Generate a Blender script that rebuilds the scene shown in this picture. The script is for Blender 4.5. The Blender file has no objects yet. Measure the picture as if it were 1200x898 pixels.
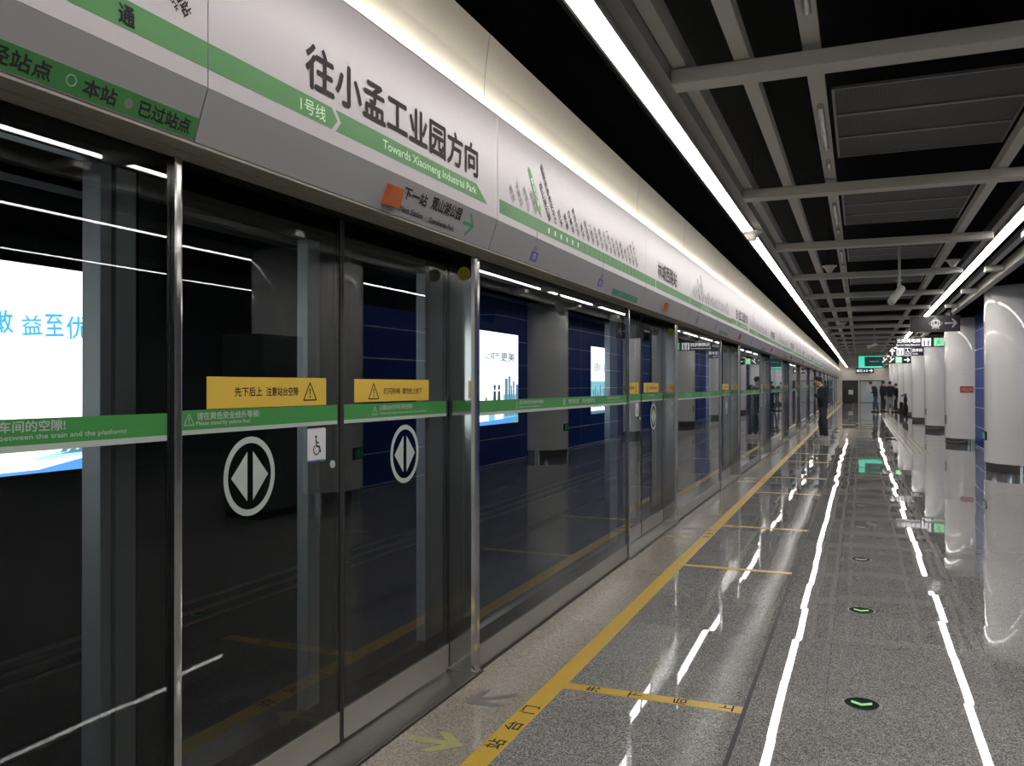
import bpy, bmesh, math, random
from mathutils import Vector, Matrix
random.seed(7)
SC = bpy.context.scene
COL = SC.collection

# ------------------------------------------------------------------ camera, world, exposure
H = 1.5
cam_data = bpy.data.cameras.new('camera')
cam_data.sensor_width = 36.0
cam_data.lens = 990.0 / 1200.0 * 36.0
cam_data.clip_end = 300
cam = bpy.data.objects.new('camera', cam_data)
COL.objects.link(cam)
cam.location = (0, 0, H)
cam.rotation_euler = (math.radians(90) + math.atan(3 / 990.0), 0, math.atan(408 / 990.0))
SC.camera = cam
world = bpy.data.worlds.new('world')
SC.world = world
world.use_nodes = True
world.node_tree.nodes['Background'].inputs[0].default_value = (0.5, 0.55, 0.6, 1)
world.node_tree.nodes['Background'].inputs[1].default_value = 0.004
SC.view_settings.view_transform = 'Standard'
SC.view_settings.look = 'None'
SC.view_settings.exposure = 0.3
SC.view_settings.gamma = 1.0
SC.view_settings.use_curve_mapping = False
SC.cycles.use_denoising = True
SC.cycles.max_bounces = 10
SC.cycles.sample_clamp_indirect = 6.0
STRIP_POWER = 21.0      # ceiling strip lights
COVE_POWER = 46.0        # hidden cove strip behind the header panels
AD_POWER = 4.5          # trackside light boxes

# ------------------------------------------------------------------ materials
MATS = {}
def pm(name, col, rough=0.5, metal=0.0, emit=None, strength=0.0, spec=0.5, coat=0.0):
    if name in MATS:
        return MATS[name]
    m = bpy.data.materials.new(name)
    m.use_nodes = True
    b = m.node_tree.nodes['Principled BSDF']
    b.inputs['Base Color'].default_value = (*col, 1)
    b.inputs['Roughness'].default_value = rough
    b.inputs['Metallic'].default_value = metal
    b.inputs['Specular IOR Level'].default_value = spec
    b.inputs['Coat Weight'].default_value = coat
    if emit:
        b.inputs['Emission Color'].default_value = (*emit, 1)
        b.inputs['Emission Strength'].default_value = strength
    MATS[name] = m
    return m

def noise_rough(m, scale=8.0, lo=0.2, hi=0.4, stretch=(1, 1, 1)):
    nt = m.node_tree
    tc = nt.nodes.new('ShaderNodeTexCoord')
    mp = nt.nodes.new('ShaderNodeMapping')
    mp.inputs['Scale'].default_value = stretch
    n = nt.nodes.new('ShaderNodeTexNoise')
    n.inputs['Scale'].default_value = scale
    r = nt.nodes.new('ShaderNodeMapRange')
    r.inputs['To Min'].default_value = lo
    r.inputs['To Max'].default_value = hi
    nt.links.new(tc.outputs['Object'], mp.inputs[0])
    nt.links.new(mp.outputs[0], n.inputs['Vector'])
    nt.links.new(n.outputs['Fac'], r.inputs['Value'])
    nt.links.new(r.outputs[0], nt.nodes['Principled BSDF'].inputs['Roughness'])
    return m

def glass_material(name, tint):
    m = bpy.data.materials.new(name)
    m.use_nodes = True
    nt = m.node_tree
    nt.nodes.clear()
    out = nt.nodes.new('ShaderNodeOutputMaterial')
    mix = nt.nodes.new('ShaderNodeMixShader')
    tr = nt.nodes.new('ShaderNodeBsdfTransparent')
    tr.inputs[0].default_value = (*tint, 1)
    gl = nt.nodes.new('ShaderNodeBsdfGlossy')
    gl.inputs['Roughness'].default_value = 0.0
    gl.inputs['Color'].default_value = (0.95, 0.98, 1.0, 1)
    fr = nt.nodes.new('ShaderNodeFresnel')
    fr.inputs['IOR'].default_value = 1.52
    geo = nt.nodes.new('ShaderNodeNewGeometry')
    sub = nt.nodes.new('ShaderNodeMath'); sub.operation = 'SUBTRACT'; sub.inputs[0].default_value = 1.0
    mul = nt.nodes.new('ShaderNodeMath'); mul.operation = 'MULTIPLY'
    L = nt.links.new
    L(geo.outputs['Backfacing'], sub.inputs[1])
    L(fr.outputs[0], mul.inputs[0]); L(sub.outputs[0], mul.inputs[1])
    L(mul.outputs[0], mix.inputs[0]); L(tr.outputs[0], mix.inputs[1]); L(gl.outputs[0], mix.inputs[2])
    L(mix.outputs[0], out.inputs[0])
    return m

def granite(name, c1, c2, c3, rough, tile, off, tilt, scale=260.0):
    """speckled polished stone laid as tiles that each sit a hair out of level"""
    m = bpy.data.materials.new(name)
    m.use_nodes = True
    nt = m.node_tree
    N, L = nt.nodes.new, nt.links.new
    b = nt.nodes['Principled BSDF']
    geo = N('ShaderNodeNewGeometry')
    vo = N('ShaderNodeTexVoronoi'); vo.inputs['Scale'].default_value = scale
    L(geo.outputs['Position'], vo.inputs['Vector'])
    sep = N('ShaderNodeSeparateColor'); L(vo.outputs['Color'], sep.inputs[0])
    ramp = N('ShaderNodeValToRGB')
    ramp.color_ramp.interpolation = 'CONSTANT'
    e = ramp.color_ramp.elements
    e[0].position = 0.0; e[0].color = (*c1, 1)
    e[1].position = 0.33; e[1].color = (*c2, 1)
    x = e.new(0.75); x.color = (*c3, 1)
    L(sep.outputs[0], ramp.inputs[0])
    # soft mottling
    no = N('ShaderNodeTexNoise'); no.inputs['Scale'].default_value = 2.2; no.inputs['Detail'].default_value = 4
    L(geo.outputs['Position'], no.inputs['Vector'])
    mr = N('ShaderNodeMapRange'); mr.inputs['To Min'].default_value = 0.82; mr.inputs['To Max'].default_value = 1.14
    L(no.outputs['Fac'], mr.inputs['Value'])
    # tile index
    sp = N('ShaderNodeSeparateXYZ'); L(geo.outputs['Position'], sp.inputs[0])
    idx, frac = [], []
    for k in (0, 1):
        a = N('ShaderNodeMath'); a.operation = 'SUBTRACT'; a.inputs[1].default_value = off[k]
        d = N('ShaderNodeMath'); d.operation = 'DIVIDE'; d.inputs[1].default_value = tile[k]
        f = N('ShaderNodeMath'); f.operation = 'FLOOR'
        g = N('ShaderNodeMath'); g.operation = 'FRACT'
        L(sp.outputs[k], a.inputs[0]); L(a.outputs[0], d.inputs[0]); L(d.outputs[0], f.inputs[0]); L(d.outputs[0], g.inputs[0])
        idx.append(f); frac.append(g)
    cb = N('ShaderNodeCombineXYZ')
    L(idx[0].outputs[0], cb.inputs[0]); L(idx[1].outputs[0], cb.inputs[1])
    wn = N('ShaderNodeTexWhiteNoise'); wn.noise_dimensions = '3D'
    L(cb.outputs[0], wn.inputs['Vector'])
    # per-tile tone
    mt = N('ShaderNodeMapRange'); mt.inputs['To Min'].default_value = 0.93; mt.inputs['To Max'].default_value = 1.07
    L(wn.outputs['Value'], mt.inputs['Value'])
    mu = N('ShaderNodeMath'); mu.operation = 'MULTIPLY'
    L(mr.outputs[0], mu.inputs[0]); L(mt.outputs[0], mu.inputs[1])
    # joint lines
    last = mu
    for k in (0, 1):
        lt = N('ShaderNodeMath'); lt.operation = 'LESS_THAN'; lt.inputs[1].default_value = 0.004 / tile[k]
        L(frac[k].outputs[0], lt.inputs[0])
        jm = N('ShaderNodeMapRange'); jm.inputs['To Min'].default_value = 1.0; jm.inputs['To Max'].default_value = 0.72
        L(lt.outputs[0], jm.inputs['Value'])
        m2 = N('ShaderNodeMath'); m2.operation = 'MULTIPLY'
        L(last.outputs[0], m2.inputs[0]); L(jm.outputs[0], m2.inputs[1])
        last = m2
    vm = N('ShaderNodeVectorMath'); vm.operation = 'SCALE'
    L(ramp.outputs[0], vm.inputs[0]); L(last.outputs[0], vm.inputs['Scale'])
    L(vm.outputs[0], b.inputs['Base Color'])
    # normal: tile tilt + faint waviness
    s1 = N('ShaderNodeVectorMath'); s1.operation = 'SUBTRACT'; s1.inputs[1].default_value = (0.5, 0.5, 0.5)
    L(wn.outputs['Color'], s1.inputs[0])
    s2 = N('ShaderNodeVectorMath'); s2.operation = 'MULTIPLY'; s2.inputs[1].default_value = (tilt, tilt, 0)
    L(s1.outputs[0], s2.inputs[0])
    n2 = N('ShaderNodeTexNoise'); n2.inputs['Scale'].default_value = 1.6; n2.inputs['Detail'].default_value = 1
    L(geo.outputs['Position'], n2.inputs['Vector'])
    s3 = N('ShaderNodeVectorMath'); s3.operation = 'SUBTRACT'; s3.inputs[1].default_value = (0.5, 0.5, 0.5)
    L(n2.outputs['Color'], s3.inputs[0])
    s4 = N('ShaderNodeVectorMath'); s4.operation = 'MULTIPLY'; s4.inputs[1].default_value = (tilt * .4, tilt * .4, 0)
    L(s3.outputs[0], s4.inputs[0])
    a1 = N('ShaderNodeVectorMath'); a1.operation = 'ADD'; L(s2.outputs[0], a1.inputs[0]); L(s4.outputs[0], a1.inputs[1])
    a2 = N('ShaderNodeVectorMath'); a2.operation = 'ADD'; a2.inputs[1].default_value = (0, 0, 1)
    L(a1.outputs[0], a2.inputs[0])
    nn = N('ShaderNodeVectorMath'); nn.operation = 'NORMALIZE'; L(a2.outputs[0], nn.inputs[0])
    L(nn.outputs[0], b.inputs['Normal'])
    b.inputs['Roughness'].default_value = rough
    b.inputs['IOR'].default_value = 1.5
    MATS[name] = m
    return m

def blue_panel_material():
    """blue enamelled cladding with pale joints"""
    m = bpy.data.materials.new('blue enamel cladding')
    m.use_nodes = True
    nt = m.node_tree
    N, L = nt.nodes.new, nt.links.new
    b = nt.nodes['Principled BSDF']
    geo = N('ShaderNodeNewGeometry')
    sp = N('ShaderNodeSeparateXYZ'); L(geo.outputs['Position'], sp.inputs[0])
    lines = []
    for ax, per, off, w in ((2, 0.47, 0.02, 0.014), (1, 3.9, 0.4, 0.008)):
        a = N('ShaderNodeMath'); a.operation = 'SUBTRACT'; a.inputs[1].default_value = off
        d = N('ShaderNodeMath'); d.operation = 'DIVIDE'; d.inputs[1].default_value = per
        g = N('ShaderNodeMath'); g.operation = 'FRACT'
        l = N('ShaderNodeMath'); l.operation = 'LESS_THAN'; l.inputs[1].default_value = w / per
        L(sp.outputs[ax], a.inputs[0]); L(a.outputs[0], d.inputs[0]); L(d.outputs[0], g.inputs[0]); L(g.outputs[0], l.inputs[0])
        lines.append(l)
    mx = N('ShaderNodeMath'); mx.operation = 'MAXIMUM'
    L(lines[0].outputs[0], mx.inputs[0]); L(lines[1].outputs[0], mx.inputs[1])
    mix = N('ShaderNodeMix'); mix.data_type = 'RGBA'
    mix.inputs['A'].default_value = (0.006, 0.042, 0.25, 1)
    mix.inputs['B'].default_value = (0.75, 0.80, 0.88, 1)
    L(mx.outputs[0], mix.inputs['Factor'])
    L(mix.outputs['Result'], b.inputs['Base Color'])
    b.inputs['Roughness'].default_value = 0.35
    b.inputs['Specular IOR Level'].default_value = 0.06
    return m

def perforated_material():
    m = bpy.data.materials.new('perforated dark sheet')
    m.use_nodes = True
    nt = m.node_tree
    N, L = nt.nodes.new, nt.links.new
    b = nt.nodes['Principled BSDF']
    geo = N('ShaderNodeNewGeometry')
    ck = N('ShaderNodeTexChecker'); ck.inputs['Scale'].default_value = 90
    mp = N('ShaderNodeMapping'); mp.inputs['Rotation'].default_value = (0, 0, math.radians(45))
    mp.inputs['Scale'].default_value = (1, 1, 0.001)
    L(geo.outputs['Position'], mp.inputs[0]); L(mp.outputs[0], ck.inputs['Vector'])
    ck.inputs['Color1'].default_value = (0.055, 0.055, 0.056, 1)
    ck.inputs['Color2'].default_value = (0.008, 0.008, 0.008, 1)
    L(ck.outputs['Color'], b.inputs['Base Color'])
    b.inputs['Roughness'].default_value = 0.6
    return m

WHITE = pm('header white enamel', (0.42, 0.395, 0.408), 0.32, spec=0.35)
LOWGREY = pm('header lower grey', (0.25, 0.24, 0.245), 0.38, spec=0.3)  # tilted lower header face, darker grey than the panel above it
COVEM = noise_rough(pm('cove satin sheet', (0.70, 0.67, 0.60), 0.4), 3.0, 0.33, 0.45)
GREEN = pm('line green vinyl', (0.03, 0.17, 0.032), 0.45)
STRIPG = pm('door strip green', (0.030, 0.215, 0.040), 0.5)
PALE = pm('pale grey vinyl', (0.37, 0.42, 0.395), 0.5)
INK = pm('black ink', (0.022, 0.018, 0.02), 0.8, spec=0.15)
GREYINK = pm('grey ink', (0.33, 0.31, 0.33), 0.5)
LIGHTINK = pm('pale green ink', (0.50, 0.72, 0.46), 0.5)
WHITEINK = pm('white ink', (0.80, 0.82, 0.80), 0.5)
DARKGREEN = pm('dark green vinyl', (0.02, 0.13, 0.05), 0.5)
ARROWGREEN = pm('arrow green', (0.02, 0.22, 0.09), 0.5)
NAVY = pm('navy vinyl', (0.04, 0.04, 0.22), 0.5)
ORANGE = pm('orange lamp lens', (0.36, 0.085, 0.015), 0.35)
YELLOW = pm('yellow sticker', (0.60, 0.40, 0.04), 0.5)
SMILE = pm('olive yellow sticker', (0.30, 0.29, 0.03), 0.5)
FLOORYEL = noise_rough(pm('yellow floor tape', (0.50, 0.32, 0.03), 0.35), 30, 0.22, 0.4)
STEEL = noise_rough(pm('brushed steel', (0.40, 0.385, 0.36), 0.34, 1.0), 60, 0.32, 0.42, (1, 0.03, 1))
POLISH = pm('polished steel', (0.52, 0.51, 0.50), 0.11, 1.0)
KICK = noise_rough(pm('satin steel kick plate', (0.30, 0.285, 0.26), 0.35, 0.6), 80, 0.3, 0.42, (1, 0.03, 1))
ALU = pm('grey aluminium', (0.27, 0.28, 0.285), 0.4, 0.5)
BLACK = pm('black coating', (0.006, 0.006, 0.0065), 0.75, spec=0.1)
FRIT = pm('black glass border', (0.004, 0.004, 0.005), 0.35, spec=0.2)
RUBBER = pm('black rubber', (0.012, 0.012, 0.012), 0.6)
GLASS = glass_material('tinted screen glass', (0.60, 0.625, 0.625))
BEAM = pm('grey painted steel', (0.46, 0.45, 0.41), 0.55, spec=0.3)
CHANNEL = pm('anodised light channel', (0.24, 0.235, 0.225), 0.45, 0.2)
SLAB = pm('black painted slab', (0.006, 0.0068, 0.008), 0.9, spec=0.05)
TUNNEL = noise_rough(pm('tunnel concrete', (0.03, 0.033, 0.035), 0.8), 5, 0.7, 0.9)
PILLAR = pm('glossy pillar panel', (0.74, 0.725, 0.72), 0.06, spec=0.5, coat=0.2)
CREAM = pm('cream end panel', (0.62, 0.56, 0.47), 0.5)
DARKWALL = pm('dark grey wall', (0.16, 0.165, 0.17), 0.5)
BACKWALL = pm('pale blue grey wall', (0.50, 0.55, 0.60), 0.5)
BLUE = blue_panel_material()
PERF = perforated_material()
EDGE = pm('panel edge metal', (0.17, 0.17, 0.17), 0.4, 0.4)
PIPEM = pm('shiny conduit', (0.55, 0.54, 0.52), 0.25, 0.9)
LAMP = pm('lit diffuser', (0.9, 0.9, 0.88), 0.5, emit=(1.0, 0.96, 0.915), strength=STRIP_POWER)
COVEL = pm('cove lamp', (0.9, 0.9, 0.88), 0.5, emit=(1.0, 0.93, 0.80), strength=COVE_POWER)
SIGNB = pm('black sign face', (0.018, 0.017, 0.02), 0.4)
SIGNLIT = pm('lit sign white', (0.8, 0.8, 0.8), 0.5, emit=(0.95, 0.97, 1.0), strength=0.72)
SIGNGRN = pm('lit sign green', (0.1, 0.5, 0.2), 0.5, emit=(0.04, 0.42, 0.12), strength=0.6)
SIGNDIM = pm('unlit sign print', (0.50, 0.50, 0.50), 0.5)
TEAL = pm('teal screen', (0.1, 0.5, 0.4), 0.5, emit=(0.05, 0.62, 0.42), strength=0.8)
SCREEN = pm('dark screen', (0.01, 0.02, 0.02), 0.2, emit=(0.01, 0.045, 0.04), strength=0.5)
PLASTIC = pm('off-white plastic', (0.55, 0.53, 0.48), 0.4)
CCTV = pm('grey camera casing', (0.36, 0.37, 0.34), 0.4)
GLOW = pm('glowing chevron', (0.3, 0.5, 0.3), 0.5, emit=(0.30, 0.62, 0.26), strength=0.25)
DISC = pm('dark green lens', (0.004, 0.03, 0.015), 0.15)
PALEARROW = pm('pale yellow floor film', (0.33, 0.32, 0.15), 0.4)
DARKARROW = pm('grey floor film', (0.16, 0.15, 0.13), 0.4)
ADW = pm('lit poster white', (0.9, 0.9, 0.9), 0.5, emit=(0.93, 0.98, 1.0), strength=AD_POWER)
AD_BLUE = pm('lit poster blue', (0.2, 0.4, 0.8), 0.5, emit=(0.14, 0.42, 0.95), strength=AD_POWER * .5)
AD_SKY = pm('lit poster light blue', (0.5, 0.8, 0.9), 0.5, emit=(0.35, 0.78, 0.92), strength=AD_POWER * .45)
AD_PALE = pm('lit poster pale blue', (0.6, 0.8, 0.9), 0.5, emit=(0.50, 0.80, 0.92), strength=AD_POWER * .62)
AD_TOWER = pm('lit poster grey blue', (0.3, 0.4, 0.5), 0.5, emit=(0.22, 0.40, 0.52), strength=AD_POWER * .35)
AD_INK = pm('lit poster ink', (0.1, 0.1, 0.1), 0.5, emit=(0.10, 0.14, 0.16), strength=AD_POWER * .3)
AD_CALLI = pm('lit poster sky ink', (0.2, 0.6, 0.9), 0.5, emit=(0.10, 0.52, 0.90), strength=AD_POWER * .5)
AD_GREEN = pm('lit poster green', (0.4, 0.8, 0.2), 0.5, emit=(0.40, 0.75, 0.15), strength=AD_POWER * .35)
EXITG = pm('exit sign green', (0.02, 0.22, 0.10), 0.4, emit=(0.02, 0.30, 0.13), strength=0.04)
RED = pm('red plate', (0.45, 0.06, 0.06), 0.4)
SKIN = pm('skin', (0.50, 0.32, 0.23), 0.5)
HAIR = pm('black hair', (0.012, 0.011, 0.012), 0.5)
NAVYCLOTH = pm('dark navy cloth', (0.012, 0.014, 0.022), 0.8)
BLACKCLOTH = pm('black cloth', (0.010, 0.010, 0.011), 0.8)
GREYCLOTH = pm('charcoal cloth', (0.03, 0.032, 0.036), 0.8)
JEANS = pm('blue grey denim', (0.06, 0.075, 0.10), 0.8)
PALECLOTH = pm('pale grey cloth', (0.24, 0.25, 0.24), 0.8)
SHOEW = pm('grey white shoe', (0.42, 0.41, 0.40), 0.6)
SHOEB = pm('black shoe', (0.01, 0.01, 0.01), 0.5)
FLOORM = granite('grey speckled granite', (0.105, 0.103, 0.101), (0.235, 0.229, 0.221), (0.40, 0.39, 0.375), 0.020, (0.8, 0.75), (-0.156, 0.0), 0.0085, 230)
BEIGEM = granite('beige granite', (0.17, 0.145, 0.115), (0.29, 0.255, 0.21), (0.37, 0.335, 0.285), 0.16, (0.8, 1.2), (-2.26, 0.35), 0.003, 190)

# ------------------------------------------------------------------ geometry helpers
class Plane:
    def __init__(s, o, u, v):
        s.o, s.u, s.v = Vector(o), Vector(u), Vector(v)
        s.n = s.u.cross(s.v)
    def at(s, a, b, d=0.0):
        return s.o + s.u * a + s.v * b + s.n * d

def PX(x):                      # faces the platform (+X); a = Y, b = Z
    return Plane((x, 0, 0), (0, 1, 0), (0, 0, 1))
def PN(y):                      # faces the camera end (-Y); a = X, b = Z
    return Plane((0, y, 0), (1, 0, 0), (0, 0, 1))
def PW(x):                      # faces the track (-X); a = -Y, b = Z
    return Plane((x, 0, 0), (0, -1, 0), (0, 0, 1))
FLOORTXT = Plane((0, 0, 0), (0, 1, 0), (-1, 0, 0))   # a = Y, b = -X
FLOORPL = Plane((0, 0, 0), (1, 0, 0), (0, 1, 0))     # a = X, b = Y
K = 0.05 / 0.146
_l = math.hypot(0.05, 0.146)
LOWPL = Plane((-1.74, 0, 2.19), (0, 1, 0), (0.05 / _l, 0, 0.146 / _l))
def lowv(z):                    # height on the tilted lower face -> plane coordinate
    return (z - 2.19) * _l / 0.146

class MB:
    def __init__(s):
        s.bm = bmesh.new()
    def box(s, x0, x1, y0, y1, z0, z1, bev=0.0):
        vs = [s.bm.verts.new((x, y, z)) for x in (x0, x1) for y in (y0, y1) for z in (z0, z1)]
        f = []
        for q in ((0, 1, 3, 2), (4, 6, 7, 5), (0, 4, 5, 1), (2, 3, 7, 6), (0, 2, 6, 4), (1, 5, 7, 3)):
            f.append(s.bm.faces.new([vs[i] for i in q]))
        if bev > 0:
            es = set(e for a in f for e in a.edges)
            bmesh.ops.bevel(s.bm, geom=list(es), offset=bev, segments=2, affect='EDGES', profile=0.5)
        return s
    def prism(s, pts, axis_vec):
        """closed polygon (3D points) pushed along a vector"""
        n = len(pts)
        a = [s.bm.verts.new(p) for p in pts]
        b = [s.bm.verts.new(Vector(p) + Vector(axis_vec)) for p in pts]
        s.bm.faces.new(a[::-1]); s.bm.faces.new(b)
        for i in range(n):
            j = (i + 1) % n
            s.bm.faces.new((a[i], a[j], b[j], b[i]))
        return s
    def poly(s, pl, pts, d0=0.0, d1=0.001):
        return s.prism([pl.at(a, b, d0) for a, b in pts], pl.n * (d1 - d0))
    def rect(s, pl, a0, a1, b0, b1, d0=0.0, d1=0.001):
        return s.poly(pl, [(a0, b0), (a1, b0), (a1, b1), (a0, b1)], d0, d1)
    def ring(s, pl, ca, cb, r0, r1, d0=0.0, d1=0.001, n=40, sx=1.0, t0=0, t1=2 * math.pi):
        full = abs(t1 - t0) > 6.28
        m = n if full else n + 1
        rows = []
        for r, d in ((r0, d0), (r0, d1), (r1, d1), (r1, d0)):
            rows.append([s.bm.verts.new(pl.at(ca + r * sx * math.cos(t0 + (t1 - t0) * i / n), cb + r * math.sin(t0 + (t1 - t0) * i / n), d)) for i in range(m)])
        for i in range(n):
            j = (i + 1) % m
            for k in range(4):
                A, B = rows[k], rows[(k + 1) % 4]
                s.bm.faces.new((A[i], A[j], B[j], B[i]))
        if not full:
            s.bm.faces.new([rows[k][0] for k in range(4)]); s.bm.faces.new([rows[k][-1] for k in (3, 2, 1, 0)])
        return s
    def disc(s, pl, ca, cb, r, d0=0.0, d1=0.001, n=32, sx=1.0):
        return s.poly(pl, [(ca + r * sx * math.cos(2 * math.pi * i / n), cb + r * math.sin(2 * math.pi * i / n)) for i in range(n)], d0, d1)
    def line(s, pl, a, b, w, d0=0.0, d1=0.001):
        (x0, y0), (x1, y1) = a, b
        l = math.hypot(x1 - x0, y1 - y0)
        nx, ny = -(y1 - y0) / l * w / 2, (x1 - x0) / l * w / 2
        return s.poly(pl, [(x0 - nx, y0 - ny), (x1 - nx, y1 - ny), (x1 + nx, y1 + ny), (x0 + nx, y0 + ny)], d0, d1)
    def tube(s, p0, p1, r0, r1=None, n=16):
        p0, p1 = Vector(p0), Vector(p1)
        r1 = r0 if r1 is None else r1
        w = (p1 - p0).normalized()
        u = w.orthogonal().normalized(); v = w.cross(u)
        a = [s.bm.verts.new(p0 + (u * math.cos(2 * math.pi * i / n) + v * math.sin(2 * math.pi * i / n)) * r0) for i in range(n)]
        b = [s.bm.verts.new(p1 + (u * math.cos(2 * math.pi * i / n) + v * math.sin(2 * math.pi * i / n)) * r1) for i in range(n)]
        s.bm.faces.new(a[::-1]); s.bm.faces.new(b)
        for i in range(n):
            j = (i + 1) % n
            s.bm.faces.new((a[i], a[j], b[j], b[i]))
        return s
    def lathe(s, prof, cx, cy, n=48):
        """profile [(r, z)] turned about a vertical axis; ends capped"""
        rows = [[s.bm.verts.new((cx + r * math.cos(2 * math.pi * i / n), cy + r * math.sin(2 * math.pi * i / n), z)) for i in range(n)] for r, z in prof]
        for k in range(len(rows) - 1):
            for i in range(n):
                j = (i + 1) % n
                s.bm.faces.new((rows[k][i], rows[k][j], rows[k + 1][j], rows[k + 1][i]))
        s.bm.faces.new(rows[0][::-1]); s.bm.faces.new(rows[-1])
        return s
    def sphere(s, c, r, sc=(1, 1, 1), seg=16):
        m = Matrix.Translation(c) @ Matrix.Diagonal((r * sc[0], r * sc[1], r * sc[2], 1))
        bmesh.ops.create_uvsphere(s.bm, u_segments=seg, v_segments=max(6, seg // 2), radius=1, matrix=m)
        return s
    def build(s, name, mat, parent=None, smooth=False, world=True):
        """link as one mesh object; coordinates are world ones unless world=False"""
        bmesh.ops.recalc_face_normals(s.bm, faces=s.bm.faces[:])
        me = bpy.data.meshes.new(name)
        s.bm.to_mesh(me); s.bm.free()
        return link(name, me, mat, parent, smooth, world)

def world_loc(o):
    v = Vector((0, 0, 0))
    while o is not None:
        v = v + o.location
        o = o.parent
    return v

def link(name, me, mat, parent=None, smooth=False, world=True):
    if parent is not None and world:
        me.transform(Matrix.Translation(-world_loc(parent)))
    for m in (mat if isinstance(mat, (list, tuple)) else [mat]):
        me.materials.append(m)
    if smooth:
        for p in me.polygons:
            p.use_smooth = True
        me.set_sharp_from_angle(angle=math.radians(40))
    o = bpy.data.objects.new(name, me)
    COL.objects.link(o)
    if parent is not None:
        o.parent = parent
    return o

def thing(name, label, cat, loc=(0, 0, 0), group=None):
    o = bpy.data.objects.new(name, None)
    o.empty_display_size = 0.1
    COL.objects.link(o)
    o.location = loc
    return tag(o, label, cat, group)

def tag(o, label, cat, group=None, kind=None):
    o['label'] = label; o['category'] = cat
    if group: o['group'] = group
    if kind: o['kind'] = kind
    return o

def struct(o, label=None, cat=None):
    o['kind'] = 'structure'
    if label: o['label'] = label
    if cat: o['category'] = cat
    return o

def copy_tree(o, parent=None, skip=()):
    c = o.copy(); COL.objects.link(c); c.parent = parent
    for ch in list(o.children):
        if ch.name.split('.')[0] not in skip:
            copy_tree(ch, c, skip)
    return c

def dup(root, dy, label, skip=(), group=None):
    c = copy_tree(root, None, skip)
    c.location = root.location + Vector((0, dy, 0))
    c['label'] = label
    if group: c['group'] = group
    return c

TXT = {}
def glyphs(body, bold=0.0):
    key = body
    if key not in TXT:
        c = bpy.data.curves.new('text', 'FONT')
        c.body = body; c.resolution_u = 3
        o = bpy.data.objects.new('text', c); COL.objects.link(o)
        dg = bpy.context.evaluated_depsgraph_get()
        TXT[key] = bpy.data.meshes.new_from_object(o.evaluated_get(dg))
        bpy.data.objects.remove(o)
    return TXT[key]

def text_into(bm, pl, body, a0, a1, b0, b1, d=0.0015, bold=0.012, rot=0.0):
    """fit the words into the rectangle a0..a1 x b0..b1 of the plane (rot turns them about the centre)"""
    me = glyphs(body, bold)
    xs = [v.co.x for v in me.vertices]; ys = [v.co.y for v in me.vertices]
    x0, x1, y0, y1 = min(xs), max(xs), min(ys), max(ys)
    ca, cb = (a0 + a1) / 2, (b0 + b1) / 2
    cr, sr = math.cos(rot), math.sin(rot)
    vs = []
    for v in me.vertices:
        a = (a1 - a0) * ((v.co.x - x0) / (x1 - x0) - .5); b = (b1 - b0) * ((v.co.y - y0) / (y1 - y0) - .5)
        vs.append(bm.verts.new(pl.at(ca + a * cr - b * sr, cb + a * sr + b * cr, d)))
    for p in me.polygons:
        try:
            bm.faces.new([vs[i] for i in p.vertices])
        except ValueError:
            pass
    # heavier strokes: shifted copies laid over the first
    w = bold * 1.1 * (b1 - b0)
    if w > 0:
        for q, (du, dv) in enumerate(((w, 0), (-w, 0), (0, w), (0, -w))):
            v2 = [bm.verts.new(v.co + pl.u * (du * cr - dv * sr) + pl.v * (du * sr + dv * cr) + pl.n * (.00005 * (q + 1))) for v in vs]
            for p in me.polygons:
                try:
                    bm.faces.new([v2[i] for i in p.vertices])
                except ValueError:
                    pass

def text(name, pl, lines, mat, parent, d=0.0015):
    if name == 'lettering' and len(lines) > 1:
        return [text(name, pl, [ln], mat, parent, d) for ln in lines]
    bm = bmesh.new()
    for ln in lines:
        body, a0, a1, b0, b1 = ln[:5]
        text_into(bm, pl, body, a0, a1, b0, b1, d, ln[5] if len(ln) > 5 else 0.012, ln[6] if len(ln) > 6 else 0.0)
    me = bpy.data.meshes.new(name)
    bm.to_mesh(me); bm.free()
    return link(name, me, mat, parent)

ORD = ['first', 'second', 'third', 'fourth', 'fifth', 'sixth', 'seventh', 'eighth', 'ninth', 'tenth', 'eleventh', 'twelfth', 'thirteenth',
       'fourteenth', 'fifteenth', 'sixteenth', 'seventeenth', 'eighteenth', 'nineteenth', 'twentieth', 'twenty-first', 'twenty-second',
       'twenty-third', 'twenty-fourth', 'twenty-fifth', 'twenty-sixth', 'twenty-seventh', 'twenty-eighth', 'twenty-ninth', 'thirtieth']

# ------------------------------------------------------------------ the setting
Y0, Y1 = -4.0, 80.0
FLX = -1.46
o = MB().box(FLX, 2.78, Y0, Y1, -0.25, 0).build('floor', FLOORM); struct(o)
o = MB().box(-2.12, FLX, Y0, Y1, -0.25, 0).build('trim_1', BEIGEM); struct(o, 'beige granite strip along the foot of the glass screen', 'floor edge')
o = MB().box(-0.505, -0.485, Y0, Y1, 0.0, 0.0015).build('trim_2', RUBBER); struct(o, 'dark joint line running along the grey floor', 'floor joint')
o = MB().box(-6.2, -2.12, Y0, Y1, -1.5, -1.2).build('floor_track', TUNNEL); struct(o)
o = MB().box(-2.2, -2.12, Y0, Y1, -1.2, -0.02).build('trim_3', TUNNEL); struct(o, 'platform edge face above the track', 'platform edge')
o = MB().box(-5.8, -5.62, Y0, Y1, -1.2, 3.9).build('wall_left', TUNNEL); struct(o)
o = MB().box(-6.2, 3.2, Y0, Y1, 3.9, 4.1).build('ceiling', SLAB); struct(o)
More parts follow.
